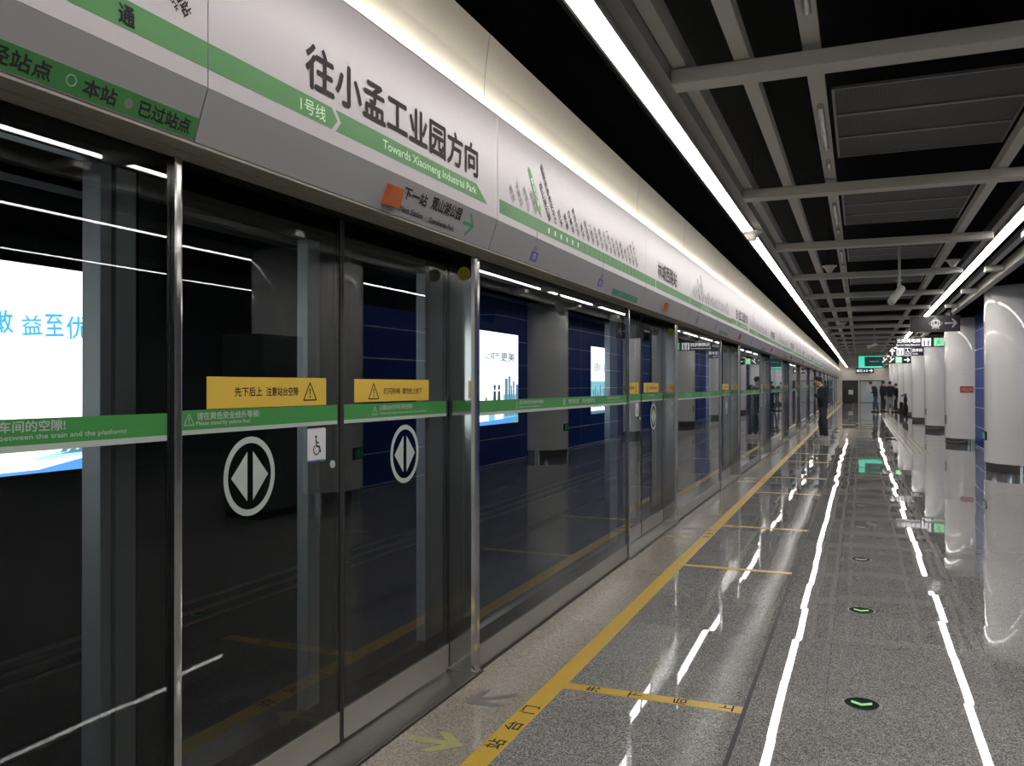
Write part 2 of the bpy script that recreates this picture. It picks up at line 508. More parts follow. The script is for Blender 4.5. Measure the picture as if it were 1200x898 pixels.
o = MB().box(2.65, 2.95, 14.6, Y1, 0, 3.25).build('wall_right', BLUE); struct(o)
o = MB().box(2.65, 2.95, 9.6, 14.6, 0, 2.68).build('wall_right_low', BLUE); struct(o)
o = MB().box(2.63, 2.95, 14.6, Y1, 3.25, 3.9).build('trim_4', SLAB); struct(o, 'black fascia above the blue wall', 'trim')
o = MB().box(2.78, 8.6, Y0, 15.0, -0.25, 0).build('floor_side_hall', FLOORM); struct(o)
o = MB().box(8.6, 8.8, Y0, 15.0, 0, 3.9).build('wall_side_hall', DARKWALL); struct(o)
o = MB().box(2.95, 8.6, 15.0, 15.2, 0, 3.9).build('wall_side_hall_end', DARKWALL); struct(o)
o = MB().box(3.2, 8.8, Y0, 15.2, 3.9, 4.1).build('ceiling_side_hall', SLAB); struct(o)
o = MB().box(-6.0, 8.8, Y0 - 0.2, Y0, -1.2, 3.9).build('wall_back', BACKWALL); struct(o)
# header box behind the white panels, and the black lintel over the doors
o = MB().box(-2.2, -1.80, Y0, Y1, 2.195, 2.78).build('trim_5', BLACK); struct(o, 'dark header box above the glass screen', 'header')
o = MB().prism([(-1.742, Y0, 2.188), (-1.742, Y0, 2.180), (-1.80, Y0, 2.176), (-1.80, Y0, 2.170), (-1.86, Y0, 2.170), (-1.86, Y0, 2.195), (-1.78, Y0, 2.195)], (0, Y1 - Y0, 0)).build('trim_6', pm('olive soffit', (0.22, 0.205, 0.16), 0.55)); struct(o, 'olive soffit under the white header', 'soffit')
o = MB().box(-2.16, -2.075, Y0, Y1, 2.06, 2.195).build('trim_9', BLACK); struct(o, 'black lintel behind the door tops', 'lintel')
# cove above the header: satin sheet, lower part upright, upper part leaning out
o = MB().prism([(-1.775, Y0, 2.78), (-1.762, Y0, 3.075), (-1.735, Y0, 3.285), (-1.76, Y0, 3.285), (-1.79, Y0, 3.085), (-1.80, Y0, 2.78)], (0, Y1 - Y0, 0)).build('trim_7', COVEM); struct(o, 'pale lit cove band above the white header', 'cove')
o = MB().box(-1.80, -1.745, Y0, Y1, 3.287, 3.9).build('trim_8', SLAB); struct(o, 'black board above the cove band', 'trim')
for i in range(16):
    for ys in (1.863, 3.909):
        y = ys + 5.22 * i
        if y < Y1:
            o = MB().prism([(-1.7745, y, 2.80), (-1.7615, y, 3.076), (-1.7345, y, 3.284), (-1.7335, y, 3.284), (-1.7605, y, 3.074), (-1.7735, y, 2.80)], (0, 0.006, 0)).build('cove_trim', GREYINK)
            struct(o, 'thin upright seam in the pale cove band', 'cove seam')
o = MB().box(-1.724, -1.704, Y0, Y1, 2.828, 2.835).build('cove_lamp', COVEL)
tag(o, 'hidden strip lamp glowing up the pale cove above the header', 'light')
# end wall
ew = MB()
ew.box(-2.2, 2.95, 80.0, 80.3, 1.95, 3.9)
ew.box(-2.2, -1.46, 80.0, 80.3, 0, 1.95); ew.box(1.95, 2.95, 80.0, 80.3, 0, 1.95); ew.box(-0.16, -0.02, 80.0, 80.3, 0, 1.95)
o = ew.build('wall_far', CREAM); struct(o)
o = MB().box(-5.8, -2.2, 80.0, 80.2, -1.2, 3.9).build('wall_far_track', TUNNEL); struct(o)
dr = MB().box(-1.44, -0.17, 80.05, 80.1, 0.02, 1.93).build('door_1', pm('dark door glass', (0.02, 0.018, 0.018), 0.15)); struct(dr)
fr = MB(); PF = PN(80.0)
for a, b, c, d in ((-1.46, -1.40, 0, 1.95), (-0.22, -0.16, 0, 1.95), (-1.46, -0.16, 1.88, 1.95), (-1.46, -0.16, 0.98, 1.02), (-1.46, -0.16, 0, 0.05)):
    fr.box(a, b, 79.99, 80.06, c, d)
fr.build('door_frame', BLACK, dr)
MB().box(-0.95, -0.56, 79.97, 79.99, 0.72, 1.12).build('notice', pm('white notice', (0.5, 0.5, 0.5), 0.5), dr)
dr = MB().box(-0.02, 1.74, 80.05, 80.1, 0.02, 1.9).build('door_2', pm('grey shutter', (0.42, 0.47, 0.48), 0.4)); struct(dr)
fr = MB()
fr.box(-0.04, 0.02, 79.99, 80.06, 0, 1.95); fr.box(1.70, 1.93, 79.99, 80.06, 0, 1.95); fr.box(-0.04, 1.93, 79.99, 80.06, 1.88, 1.95)
fr.build('door_frame', GREYCLOTH, dr)

# ------------------------------------------------------------------ platform screen: posts, doors, glass
P = 5.22
D0, D1, F1 = 1.93, 3.985, 7.12          # first opening, end of the following fixed glazing (start of next opening's slim post)
XF, XD = -1.86, -2.0
NSET = 15

def warn_icon(mb, pl, a, b, h, d=0.0015):
    """outlined triangle with an exclamation mark, sitting on (a, b)"""
    w = h * 0.62
    t = h * 0.075
    A, B, C = (a - w, b), (a + w, b), (a, b + h)
    for p, q in ((A, B), (B, C), (C, A)):
        mb.line(pl, p, q, t, d, d + 0.0004)
    mb.poly(pl, [(a - t * .7, b + h * .66), (a - t * .45, b + h * .30), (a + t * .45, b + h * .30), (a + t * .7, b + h * .66)], d, d + .0004)
    mb.disc(pl, a, b + h * .18, t * .75, d, d + .0004, 10)

def open_symbol(pl, ca, cb, rad, sx, parent, m):
    mb = MB()
    mb.ring(pl, ca, cb, rad * .84, rad, 0.0008, 0.0016, 48, sx)
    for s in (-1, 1):
        mb.poly(pl, [(ca + s * .07 * rad * sx * 1.6, cb + rad * .62), (ca + s * .72 * rad * sx, cb), (ca + s * .07 * rad * sx * 1.6, cb - rad * .62)], .0008, .0016)
    return mb.build('open_symbol', m, parent)

def wheelchair(mb, pl, a, b, h, d):
    """side-on wheelchair user in a box of height h centred on (a, b)"""
    w = h * .09
    mb.disc(pl, a - .06 * h, b + .40 * h, .075 * h, d, d + .0004, 14)
    mb.line(pl, (a - .05 * h, b + .30 * h), (a - .01 * h, b - .06 * h), w, d, d + .0004)
    mb.line(pl, (a - .03 * h, b + .14 * h), (a + .18 * h, b + .12 * h), w * .7, d, d + .0004)
    mb.line(pl, (a - .02 * h, b - .05 * h), (a + .20 * h, b - .06 * h), w, d, d + .0004)
    mb.line(pl, (a + .19 * h, b - .04 * h), (a + .30 * h, b - .34 * h), w, d, d + .0004)
    mb.ring(pl, a - .02 * h, b - .20 * h, .20 * h, .26 * h, d, d + .0004, 24, 1.0, math.radians(120), math.radians(350))

def leaf(y0, y1, side, label):
    """one sliding leaf; side -1 = nearer the camera (meeting edge at y1), +1 = beyond (meeting edge at y0)"""
    pl = PX(XD)
    r = thing('sliding_door', label, 'sliding door', (XD, (y0 + y1) / 2, 0.0), 'sliding glass doors of the platform screen')
    MB().box(XD - .012, XD, y0, y1, 0.145, 2.19).build('pane', GLASS, r)
    MB().box(XD - .03, XD + .002, y0 + .002, y1 - .002, 0.018, 0.145, .002).build('kick_plate', KICK, r)
    f = MB()
    f.box(XD - .05, XD - .016, y0, y0 + .03, 0.145, 2.19); f.box(XD - .05, XD - .016, y1 - .03, y1, 0.145, 2.19)
    f.box(XD - .05, XD - .016, y0, y1, 2.08, 2.19); f.box(XD - .05, XD - .016, y0, y1, 0.145, 0.22)
    f.build('frame', FRIT, r)
    if side < 0:
        bars = ((y1 - .205, y1 - .125, ALU), (y1 - .125, y1 - .03, FRIT))
    else:
        bars = ((y1 - .225, y1 - .185, ALU), (y1 - .175, y1 - .03, ALU), (y0 + .03, y0 + .10, FRIT))
    for a, b, m in bars:
        MB().box(XD - .07, XD - .018, a, b, 0.2, 2.08, .003).build('stile', m, r)
    MB().box(XD - .03, XD + .004, (y1 - .012) if side < 0 else y0, y1 if side < 0 else y0 + .012, 0.018, 2.19).build('edge_seal', RUBBER, r)
    g = MB().box(XD, XD + .0008, y0 + .015, y1 - .03, 1.356, 1.42).build('green_strip', STRIPG, r)
    MB().box(XD, XD + .0008, y0 + .015, y1 - .03, 1.341, 1.356).build('strip_edge', PALE, g)
    if side < 0:
        text('lettering', pl, [('请在黄色安全线外等候!', y0 + .225, y0 + .535, 1.388, 1.412, .02), ('Please stand by yellow line!', y0 + .222, y0 + .485, 1.366, 1.383, .015)], PALE, g, .0012)
        w = MB(); warn_icon(w, pl, y0 + .19, 1.372, .036, .001); w.build('warning_icon', PALE, g)
        s = MB().box(XD, XD + .0008, 2.20, 2.876, 1.422, 1.53).build('warning_sticker', YELLOW, r)
        text('lettering', pl, [('先下后上', 2.335, 2.480, 1.462, 1.494, .02), ('注意站台空隙', 2.503, 2.692, 1.462, 1.494, .02)], INK, s, .0012)
        w = MB(); warn_icon(w, pl, 2.768, 1.443, .068, .001); w.build('warning_icon', INK, s)
        open_symbol(pl, 2.415, 1.179, .140, .97, r, PALE)
        c = MB().poly(pl, [(2.757, 1.205), (2.752, 1.20), (2.752, 1.325), (2.757, 1.33), (2.868, 1.33), (2.873, 1.325), (2.873, 1.20)], 0, .0008).build('wheelchair_card', pm('white card', (0.55, 0.55, 0.58), 0.5), r)
        w = MB(); wheelchair(w, pl, 2.812, 1.262, .085, .001); w.build('wheelchair_icon', INK, c)
        b = MB(); b.rect(pl, 2.752, 2.838, 1.196, 1.204, .0008, .0014); b.build('blue_band', NAVY, c)
        b = MB(); b.rect(pl, 2.838, 2.873, 1.196, 1.204, .0008, .0014); b.build('green_band', STRIPG, c)
        MB().tube((XD, 2.918, 1.178), (XD + .006, 2.918, 1.178), .016, .015, 20).build('lock_cover', PALE, r)
    else:
        text('lettering', pl, [('注意站台与列车间的空隙!', y0 + .300, y0 + .60, 1.390, 1.411, .02), ('Please mind the gap between the train and the platform!', y0 + .305, y0 + .74, 1.366, 1.381, .015)], PALE, g, .0012)
        w = MB(); warn_icon(w, pl, y0 + .26, 1.370, .036, .001); w.build('warning_icon', PALE, g)
        s = MB().box(XD, XD + .0008, 3.082, 3.756, 1.428, 1.528).build('warning_sticker', YELLOW, r)
        text('lettering', pl, [('灯闪铃响', 3.322, 3.468, 1.460, 1.489, .02), ('请勿抢上抢下', 3.490, 3.682, 1.460, 1.489, .02)], INK, s, .0012)
        w = MB(); warn_icon(w, pl, 3.238, 1.441, .068, .001); w.build('warning_icon', INK, s)
        open_symbol(pl, 3.516, 1.176, .138, .97, r, PALE)
    return r

leafA = leaf(D0 + .0, 2.985, -1, 'glass sliding door with yellow sticker and wheelchair card, beside the nearest slim steel post')
leafB = leaf(2.988, D1 - .005, +1, 'glass sliding door with yellow sticker, just left of the big mirror-like steel post')

slim = thing('screen_post', 'slim polished steel post between the bright billboard glass and first sliding door', 'post', (XF, 1.915, 0), 'slim steel posts at the near side of each door')
MB().prism([(-1.845, 1.899, 0), (-1.843, 1.906, 0), (-1.843, 1.922, 0), (-1.845, 1.929, 0), (-2.06, 1.929, 0), (-2.06, 1.899, 0)], (0, 0, 2.17)).build('shaft', POLISH, slim)
MB().box(-2.06, -1.842, 1.897, 1.931, 0, .012).build('foot_plate', STEEL, slim)

wide = thing('screen_post', 'wide mirror-like steel post with round yellow sticker, right of first sliding door', 'post', (XF, 4.01, 0), 'wide steel posts at the far side of each door')
MB().prism([(-1.872, 3.985, 0), (-1.855, 3.992, 0), (-1.846, 4.005, 0), (-1.845, 4.03, 0), (-1.850, 4.042, 0), (-2.06, 4.042, 0), (-2.06, 3.985, 0)], (0, 0, 2.17)).build('shaft', POLISH, wide)
MB().box(-2.07, -1.84, 3.98, 4.042, 0, .012).build('foot_plate', STEEL, wide)
sm = MB().disc(PN(3.985), -1.914, 2.085, .036, 0, .001, 28).build('round_sticker', SMILE, wide)
fm = MB()
PP = PN(3.985)
fm.disc(PP, -1.926, 2.094, .005, .001, .0014, 10); fm.disc(PP, -1.902, 2.094, .005, .001, .0014, 10)
fm.ring(PP, -1.914, 2.085, .017, .021, .001, .0014, 16, 1, math.radians(200), math.radians(340))
fm.build('smile_print', pm('dark olive print', (0.12, 0.12, 0.015), .5), sm)

sill = thing('door_threshold', 'brushed steel threshold plate under the nearest sliding doors', 'threshold', (-1.93, 2.957, 0), 'steel thresholds of the sliding doors')
MB().box(-2.065, -1.845, D0 + .003, D1 - .007, 0.0, 0.008).build('plate', STEEL, sill)
MB().box(-1.836, -1.826, D0 - .03, D1 + .06, 0.0, 0.006).build('edge_seal', RUBBER, sill)

def fixed_pane(y0, y1, label, texts, icons, bars_r=True):
    pl = PX(XF)
    r = thing('glass_screen', label, 'glass screen', (XF, (y0 + y1) / 2, 0), 'fixed glass panels of the platform screen')
    MB().box(XF - .012, XF, y0, y1, 0.125, 2.172).build('pane', GLASS, r)
    MB().box(XF - .05, XF + .002, y0, y1, 0.012, 0.125, .002).build('kick_plate', KICK, r)
    MB().box(XF - .05, XF + .014, y0, y1, 0.0, 0.012).build('base_seal', RUBBER, r)
    f = MB()
    f.box(XF - .06, XF - .016, y0 + .003, y0 + .05, 0.125, 2.172); f.box(XF - .06, XF - .016, y1 - .1, y1, 0.125, 2.172)
    f.box(XF - .06, XF - .016, y0, y1, 2.10, 2.172); f.box(XF - .06, XF - .016, y0, y1, 0.125, 0.20)
    f.build('frame', FRIT, r)
    if bars_r:
        for a, b in ((y1 - .225, y1 - .19), (y1 - .175, y1 - .105)):
            MB().box(XF - .09, XF - .02, a, b, 0.15, 2.10, .003).build('stile', ALU, r)
    g = MB().box(XF, XF + .0008, y0 + .012, y1 - .012, 1.356, 1.42).build('green_strip', STRIPG, r)
    MB().box(XF, XF + .0008, y0 + .012, y1 - .012, 1.340, 1.356).build('strip_edge', PALE, g)
    text('lettering', pl, texts, PALE, g, .0012)
    w = MB()
    for a in icons:
        warn_icon(w, pl, a, 1.370, .038, .001)
    if icons:
        w.build('warning_icon', PALE, g)
    return r

fixed_pane(-1.2, 1.897, 'glass screen in front of the bright white billboard, left of the slim post',
           [('注意站台与列车间的空隙!', 1.155, 1.545, 1.388, 1.415, .02), ('Please mind the gap between the train and the platform!', 1.155, 1.738, 1.366, 1.382, .015)], [1.12])
big = fixed_pane(4.045, 7.115, 'wide glass screen between the wide steel post and second pair of doors',
           [('请在黄色安全线外等候', 4.62, 5.03, 1.388, 1.411, .02), ('Please stand by yellow line', 4.63, 4.98, 1.366, 1.380, .015),
            ('贵阳轨道', 5.53, 5.76, 1.375, 1.406, .02), ('安全便捷舒适', 5.85, 6.16, 1.375, 1.406, .02),
            ('请在黄色安全线外等候', 6.50, 6.86, 1.390, 1.411, .02), ('Please stand by yellow line', 6.50, 6.98, 1.368, 1.380, .015)], [4.585])
lg = MB(); lg.ring(PX(XF), 5.44, 1.389, .017, .024, .001, .0014, 24); lg.rect(PX(XF), 5.43, 5.45, 1.378, 1.40, .001, .0014)
lg.build('logo', PALE, [c for c in big.children if c.name.startswith('green_strip')][0])
half1 = fixed_pane(9.265, 10.798, 'narrower glass screen just beyond the second pair of sliding doors',
           [('请在黄色安全线外等候', 9.75, 10.16, 1.388, 1.411, .02), ('Please stand by yellow line', 9.76, 10.1, 1.366, 1.380, .015)], [9.7], False)
half2 = fixed_pane(10.802, 12.335, 'glass screen right before the third pair of sliding doors',
           [('注意站台与列车间的空隙', 11.2, 11.6, 1.388, 1.411, .02), ('Please mind the gap', 11.2, 11.5, 1.366, 1.380, .015)], [11.1])

SKIPTXT = ('lettering', 'warning_icon', 'smile_print', 'logo')
for k in range(1, NSET):
    sk = SKIPTXT if k > 3 else ()
    n = ORD[k]
    if k + 1 < NSET or True:
        dup(leafA, P * k, 'nearer leaf of the %s pair of sliding doors along the screen' % n, sk)
        dup(leafB, P * k, 'farther leaf of the %s pair of sliding doors along the screen' % n, sk)
        dup(slim, P * k, 'slim steel post before the %s pair of sliding doors' % n, sk)
        dup(wide, P * k, 'wide steel post behind the %s pair of sliding doors' % n, sk)
        dup(sill, P * k, 'steel threshold under the %s pair of sliding doors' % n)
    if k >= 2 and k < NSET - 1:
        dup(half1, P * (k - 1), 'glass screen just beyond the %s pair of sliding doors' % n, sk)
        dup(half2, P * (k - 1), 'glass screen right before the %s pair of sliding doors' % ORD[k + 1], sk)

# ------------------------------------------------------------------ header sign panels
E1, E2, E3 = (-1.74, 2.19), (-1.69, 2.336), (-1.69, 2.86)
def header_panel(y0, y1, label, band=None):
    r = thing('header_panel', label, 'sign panel', (-1.69, (y0 + y1) / 2, 2.19), 'white sign panels of the screen header')
    g = .0025
    MB().prism([(E2[0], y0 + g, E2[1]), (E3[0], y0 + g, E3[1]), (E3[0] - .006, y0 + g, E3[1]), (E2[0] - .006, y0 + g, E2[1])], (0, y1 - y0 - 2 * g, 0)).build('panel', WHITE, r)
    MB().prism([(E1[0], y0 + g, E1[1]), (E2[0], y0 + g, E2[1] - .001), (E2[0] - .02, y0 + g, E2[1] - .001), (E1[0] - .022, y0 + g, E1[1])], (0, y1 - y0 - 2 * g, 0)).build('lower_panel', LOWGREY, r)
    MB().box(E3[0] - .007, E3[0] + .001, y0 + g, y1 - g, E3[1], E3[1] + .006).build('top_trim', GREYINK, r)
    if band:
        pl = PX(-1.69)
        MB().poly(pl, band, 0, .0008).build('green_band', GREEN, r)
    return r
PU = PX(-1.69)
GB0, GB1 = 2.388, 2.462
# the sign panel nearest the camera, with the legend strip
r = header_panel(-1.3, 1.863, 'white header panel with legend strip, nearest the camera, top corner', [(-1.297, GB0), (1.8605, GB0), (1.8605, GB1), (-1.297, GB1)])
text('lettering', PU, [('通', 1.553, 1.603, 2.398, 2.446, .03), ('观山湖公园站', 1.605, 1.825, 2.572, 2.610, .02, math.radians(-48)), ('Guanshanhu Park', 1.57, 1.785, 2.576, 2.594, .03, math.radians(-48))], INK, r)
LS = MB(); LS.rect(LOWPL, -1.297, 1.8605, lowv(2.194), lowv(2.251), .0002, .001)
LS = LS.build('legend_strip', pm('legend green vinyl', (0.024, 0.145, 0.03), .5), r)
text('lettering', LOWPL, [('未经站点', 1.19, 1.398, lowv(2.203), lowv(2.241), .03), ('本站', 1.485, 1.583, lowv(2.203), lowv(2.241), .03), ('已过站点', 1.655, 1.835, lowv(2.203), lowv(2.241), .03)], INK, LS, .0014)
c = MB(); c.ring(LOWPL, 1.451, lowv(2.224), .012, .014, .001, .0014, 24); c.build('ring_mark', PALE, LS)
c = MB(); c.disc(LOWPL, 1.622, lowv(2.222), .013, .001, .0014, 20); c.build('dot_mark', pm('dull mauve dot', (.16, .15, .13), .5), LS)

def orange_lamp(parent, y0, y1):
    b = MB(); b.poly(LOWPL, [(y0, lowv(2.216)), (y1, lowv(2.216)), (y1 - .004, lowv(2.29)), (y0 + .004, lowv(2.29))], 0, .022)
    return b.build('door_lamp', ORANGE, parent)

def direction_panel(y, label, nxt=True):
    """the panel over a door that gives the direction; y = its near seam"""
    s = y - 1.863
    r = header_panel(y, y + 2.046, label)
    a = MB()
    cx = s + 2.475
    a.poly(PU, [(y + .003, GB0), (cx - .012, GB0), (cx + .022, (GB0 + GB1) / 2), (cx - .012, GB1), (y + .003, GB1)], 0, .0008)
    a.poly(PU, [(cx + .012, GB0), (s + 3.782, GB0), (s + 3.653, GB1), (cx + .012, GB1), (cx + .046, (GB0 + GB1) / 2)], 0, .0008)
    gb = a.build('green_band', GREEN, r)
    text('lettering', PU, [('1号线', s + 2.285, s + 2.425, 2.400, 2.449, .008), ('Towards Xiaomeng Industrial Park', s + 2.802, s + 3.65, 2.400, 2.445, .012)], LIGHTINK, gb)
    text('lettering', PU, [('往小孟工业园方向', s + 2.315, s + 3.668, 2.492, 2.640, .028)], pm('brown grey ink', (.045, .036, .04), .8, spec=.15), r)
    orange_lamp(r, s + 2.858, s + 2.966)
    if nxt:
        text('lettering', LOWPL, [('下一站', s + 2.995, s + 3.19, lowv(2.262), lowv(2.308), .032), ('观山湖公园', s + 3.235, s + 3.52, lowv(2.264), lowv(2.316), .032),
                                  ('Next Station', s + 2.998, s + 3.19, lowv(2.212), lowv(2.234), .03), ('Guanshanhu Park', s + 3.25, s + 3.49, lowv(2.210), lowv(2.232), .03)], INK, r)
        a = MB()
        a.line(LOWPL, (s + 3.565, lowv(2.264)), (s + 3.665, lowv(2.264)), .016, 0, .001)
        a.line(LOWPL, (s + 3.613, lowv(2.312)), (s + 3.672, lowv(2.262)), .015, 0, .001)
        a.line(LOWPL, (s + 3.613, lowv(2.216)), (s + 3.672, lowv(2.266)), .015, 0, .001)
        a.build('arrow', ARROWGREEN, r)
    pp = MB()
    for yy in (s + 2.21, s + 2.915):
        pp.disc(Plane((0, 0, 2.176), (1, 0, 0), (0, -1, 0)), -1.815, -yy, .028, 0, .0012, 16, .6)
    pp.build('lock_port', BLACK, r)
    return r

STN = ['窦官', '下麦西', '将军山', '云潭路', '林城西路', '观山湖公园', '国际生态会议中心', '阳关', '新寨', '白鹭湖', '贵阳北站', '雅关', '南垭路', '八鸽岩', '北京路', '喷水池', '中山路', '人民广场', '火车站', '沙冲路', '望城坡', '新村', '长江路', '清水江路', '小孟工业园']
def map_panel(y, label, full=True):
    """route map panel; y = its near seam (3.909 for the first one)"""
    s = y - 3.909
    r = header_panel(y, y + 3.174, label, [(y + .025, GB0 - .012), (y + 3.171, GB0 - .012), (y + 3.171, GB1 - .015), (y + .025, GB1 - .015)])
    ang = math.radians(-47)
    past, ahead, big = [], [], []
    for i, nm in enumerate(STN):
        foot = s + 4.13 + i * .111
        ln = len(nm) * .046 + (.02 if i > 4 else .0)
        if i == 4:
            continue
        ca, cb = foot - math.cos(ang) * -1 * 0 - .5 * ln * math.cos(-ang), 2.475 + .5 * ln * math.sin(-ang)
        L_ = past if i < 4 else ahead
        L_.append((nm, ca - ln / 2, ca + ln / 2, cb - .021, cb + .021, .03, ang))
        if full:
            L_.append((['station', 'road west', 'north park', 'centre'][i % 4], ca + .022 - ln * .4, ca + .022 + ln * .4, cb + .026 - .006, cb + .026 + .006, .0, ang)) if False else None
    text('past_stations', PU, past, pm('faint map ink', (.26, .245, .255), .7), r)
    text('coming_stations', PU, ahead, pm('map ink', (.11, .10, .11), .8, spec=.15), r)
    b = MB()
    b.poly(PU, [(s + 4.325, 2.685), (s + 4.335, 2.705), (s + 4.365, 2.70), (s + 4.525, 2.525), (s + 4.545, 2.462), (s + 4.475, 2.495)], 0, .0008)
    here = b.build('current_station', pm('current station green', (.075, .27, .085), .5), r)
    text('lettering', PU, [('林城西路', s + 4.35, s + 4.53, 2.573, 2.603, .01, ang)], WHITEINK, here)
    t = MB()
    for i in range(6):
        t.rect(PU, s + 4.66 + i * .111, s + 4.675 + i * .111, 2.395, 2.425, .0008, .0014)
    t.build('next_ticks', WHITEINK, r)
    t = MB()
    for i in range(15):
        t.rect(PU, s + 5.37 + i * .111, s + 5.376 + i * .111, 2.378, 2.445, .0008, .0014)
    t.build('later_ticks', DARKGREEN, r)
    text('start_name', PU, [('窦官方向', s + 3.95, s + 4.07, 2.392, 2.430, .01)], DARKGREEN, r)
    for yy in (4.513, 5.846):
        q = MB(); q.rect(LOWPL, s + yy - .05, s + yy + .05, lowv(2.212), lowv(2.264), 0, .001)
        q = q.build('transfer_mark', NAVY, r)
        text('lettering', LOWPL, [('换', s + yy - .03, s + yy + .03, lowv(2.219), lowv(2.257), .01)], pm('lilac ink', (.35, .35, .55), .5), q, .0014)
        h = MB()
        h.line(PU, (s + yy - .04, 2.372), (s + yy - .04, 2.338), .006, 0, .001)
        h.line(LOWPL, (s + yy - .04, lowv(2.335)), (s + yy - .04, lowv(2.31)), .006, 0, .001)
        h.ring(LOWPL, s + yy - .01, lowv(2.285), .012, .017, 0, .001, 16)
        h.line(LOWPL, (s + yy - .03, lowv(2.285)), (s + yy - .03, lowv(2.264)), .007, 0, .001)
        h.build('transfer_line', pm('slate ink', (.12, .11, .2), .5), r)
    q = MB(); q.rect(LOWPL, s + 6.19, s + 6.96, lowv(2.193), lowv(2.236), 0, .001)
    q = q.build('notice_sticker', pm('bottle green vinyl', (.03, .16, .09), .5), r)
    text('lettering', LOWPL, [('请先下后上', s + 6.35, s + 6.85, lowv(2.202), lowv(2.228), .01)], pm('sea green ink', (.06, .26, .15), .5), q, .0014)
    return r

def station_panel(y, label):
    s = y - 7.083
    r = header_panel(y, y + 2.046, label, [(y + .003, GB0 - .012), (y + 2.043, GB0 - .012), (y + 2.043, GB1 - .015), (y + .003, GB1 - .015)])
    text('lettering', PU, [('林城西路站', s + 7.56, s + 8.41, 2.475, 2.625, .025)], pm('map heading ink', (.075, .065, .07), .8, spec=.15), r)
    t = MB(); t.rect(PU, s + 7.47, s + 7.478, GB0 - .012, GB1 - .015, .0008, .0014); t.build('band_gap', WHITEINK, r)
    orange_lamp(r, s + 7.96, s + 8.07)
    return r

direction_panel(1.863, 'white header panel reading the travel direction in large dark characters')
mapp = map_panel(3.909, 'white header panel with the green route map, right of the direction panel')
stat = station_panel(7.083, 'white header panel with the station name, beyond the first route map')
dirf = direction_panel(1.863 + 2 * P, 'white header panel over the third pair of sliding doors', False)
for k in range(1, NSET):
    sk = ('past_stations', 'later_ticks', 'start_name') if k > 3 else ()
    dup(mapp, P * k, 'white route map panel beyond the %s pair of sliding doors' % ORD[k], sk)
    if k >= 2:
        if k % 2:
            dup(stat, P * (k - 1), 'white station name panel over the %s pair of sliding doors' % ORD[k])
        elif k > 2:
            dup(dirf, P * (k - 2), 'white direction panel over the %s pair of sliding doors' % ORD[k])

# ------------------------------------------------------------------ ceiling: strip lights, beams, panels
def strip(x0, x1, flange, y0, ln, label, grp, z=3.10):
    """flange = side (+1/-1) on which the grey channel shows"""
    r = thing('strip_light', label, 'ceiling light', ((x0 + x1) / 2, y0 + ln / 2, z), grp)
    f = MB()
    if flange > 0:
        f.box(x0 - .012, x0, y0, y0 + ln, z, z + .14); f.box(x1, x1 + .012, y0, y0 + ln, z, z + .14); f.box(x1 + .012, x1 + .085, y0, y0 + ln, z + .035, z + .14)
    else:
        f.box(x1, x1 + .012, y0, y0 + ln, z, z + .14); f.box(x0 - .012, x0, y0, y0 + ln, z, z + .14); f.box(x0 - .085, x0 - .012, y0, y0 + ln, z + .035, z + .14)
    f.box(x0, x1, y0, y0 + ln, z + .03, z + .14)
    f.build('channel', CHANNEL, r)
    MB().box(x0, x1, y0 + .002, y0 + ln - .002, z + .005, z + .03).build('diffuser', LAMP, r)
    return r
LX0, LX1, RX0, RX1 = -1.13, -1.025, 1.44, 1.55
SL = 3.0
a = strip(LX0, LX1, 1, 1.55 - 2 * SL, SL, 'left row ceiling strip light behind the camera', 'strip lights of the row by the header')
b = strip(RX0, RX1, -1, 1.55 - 2 * SL, SL, 'right row ceiling strip light behind the camera', 'strip lights of the row by the pillars', 3.2)
for k in range(1, 28):
    if 1.55 + (k - 1) * SL > 79.9: break
    nm = ORD[k - 1]
    dup(a, SL * k, 'white strip light, %s in the ceiling row beside the header' % nm)
    dup(b, SL * k, 'white strip light, %s in the ceiling row beside the pillars' % nm)
for xx, rowname in ((3.63, 'nearer'), (6.07, 'farther')):
    c0 = strip(xx - .055, xx + .055, 1, 1.55 - 2 * SL, SL, 'strip light behind the camera, %s row of the side hall' % rowname, 'strip lights of the side hall', 3.2)
    for k in range(1, 7):
        dup(c0, SL * k, 'strip light mirrored in the near glass, %s of the %s side hall row' % (ORD[k - 1], rowname))

beam = thing('ceiling_beam', 'grey cross beam of the open ceiling, nearest the camera', 'ceiling beam', (0.45, 1.57, 3.12), 'grey cross beams of the ceiling')
BS = 3.03
mb = MB().box(-0.94, 1.36, 1.495, 1.645, 3.12, 3.20, .004); mb.build('beam_body', BEAM, beam)
MB().box(1.64, 1.88, 1.495, 1.645, 3.12, 3.20, .004).build('beam_end', BEAM, beam)
for k in range(1, 26):
    dup(beam, BS * k, 'grey ceiling cross beam, %s from the camera' % ORD[k])

for x0, x1, z0, z1, lab in ((-0.935, -0.86, 3.21, 3.33, 'grey lengthwise ceiling beam beside the left strip lights'),
                            (-0.61, -0.53, 3.205, 3.29, 'grey lengthwise ceiling beam, second from the header'),
                            (0.99, 1.07, 3.205, 3.29, 'grey lengthwise ceiling beam left of the right strip lights'),
                            (1.69, 1.77, 3.205, 3.29, 'grey lengthwise ceiling beam right of the right strip lights'),
                            (1.885, 1.99, 3.11, 3.26, 'grey edge beam of the ceiling beside the pillars')):
    bb = MB().box(x0, x1, Y0, 79.95, z0, z1, .003).build('ceiling_beam', BEAM)
    tag(bb, lab, 'ceiling beam', 'lengthwise ceiling beams')
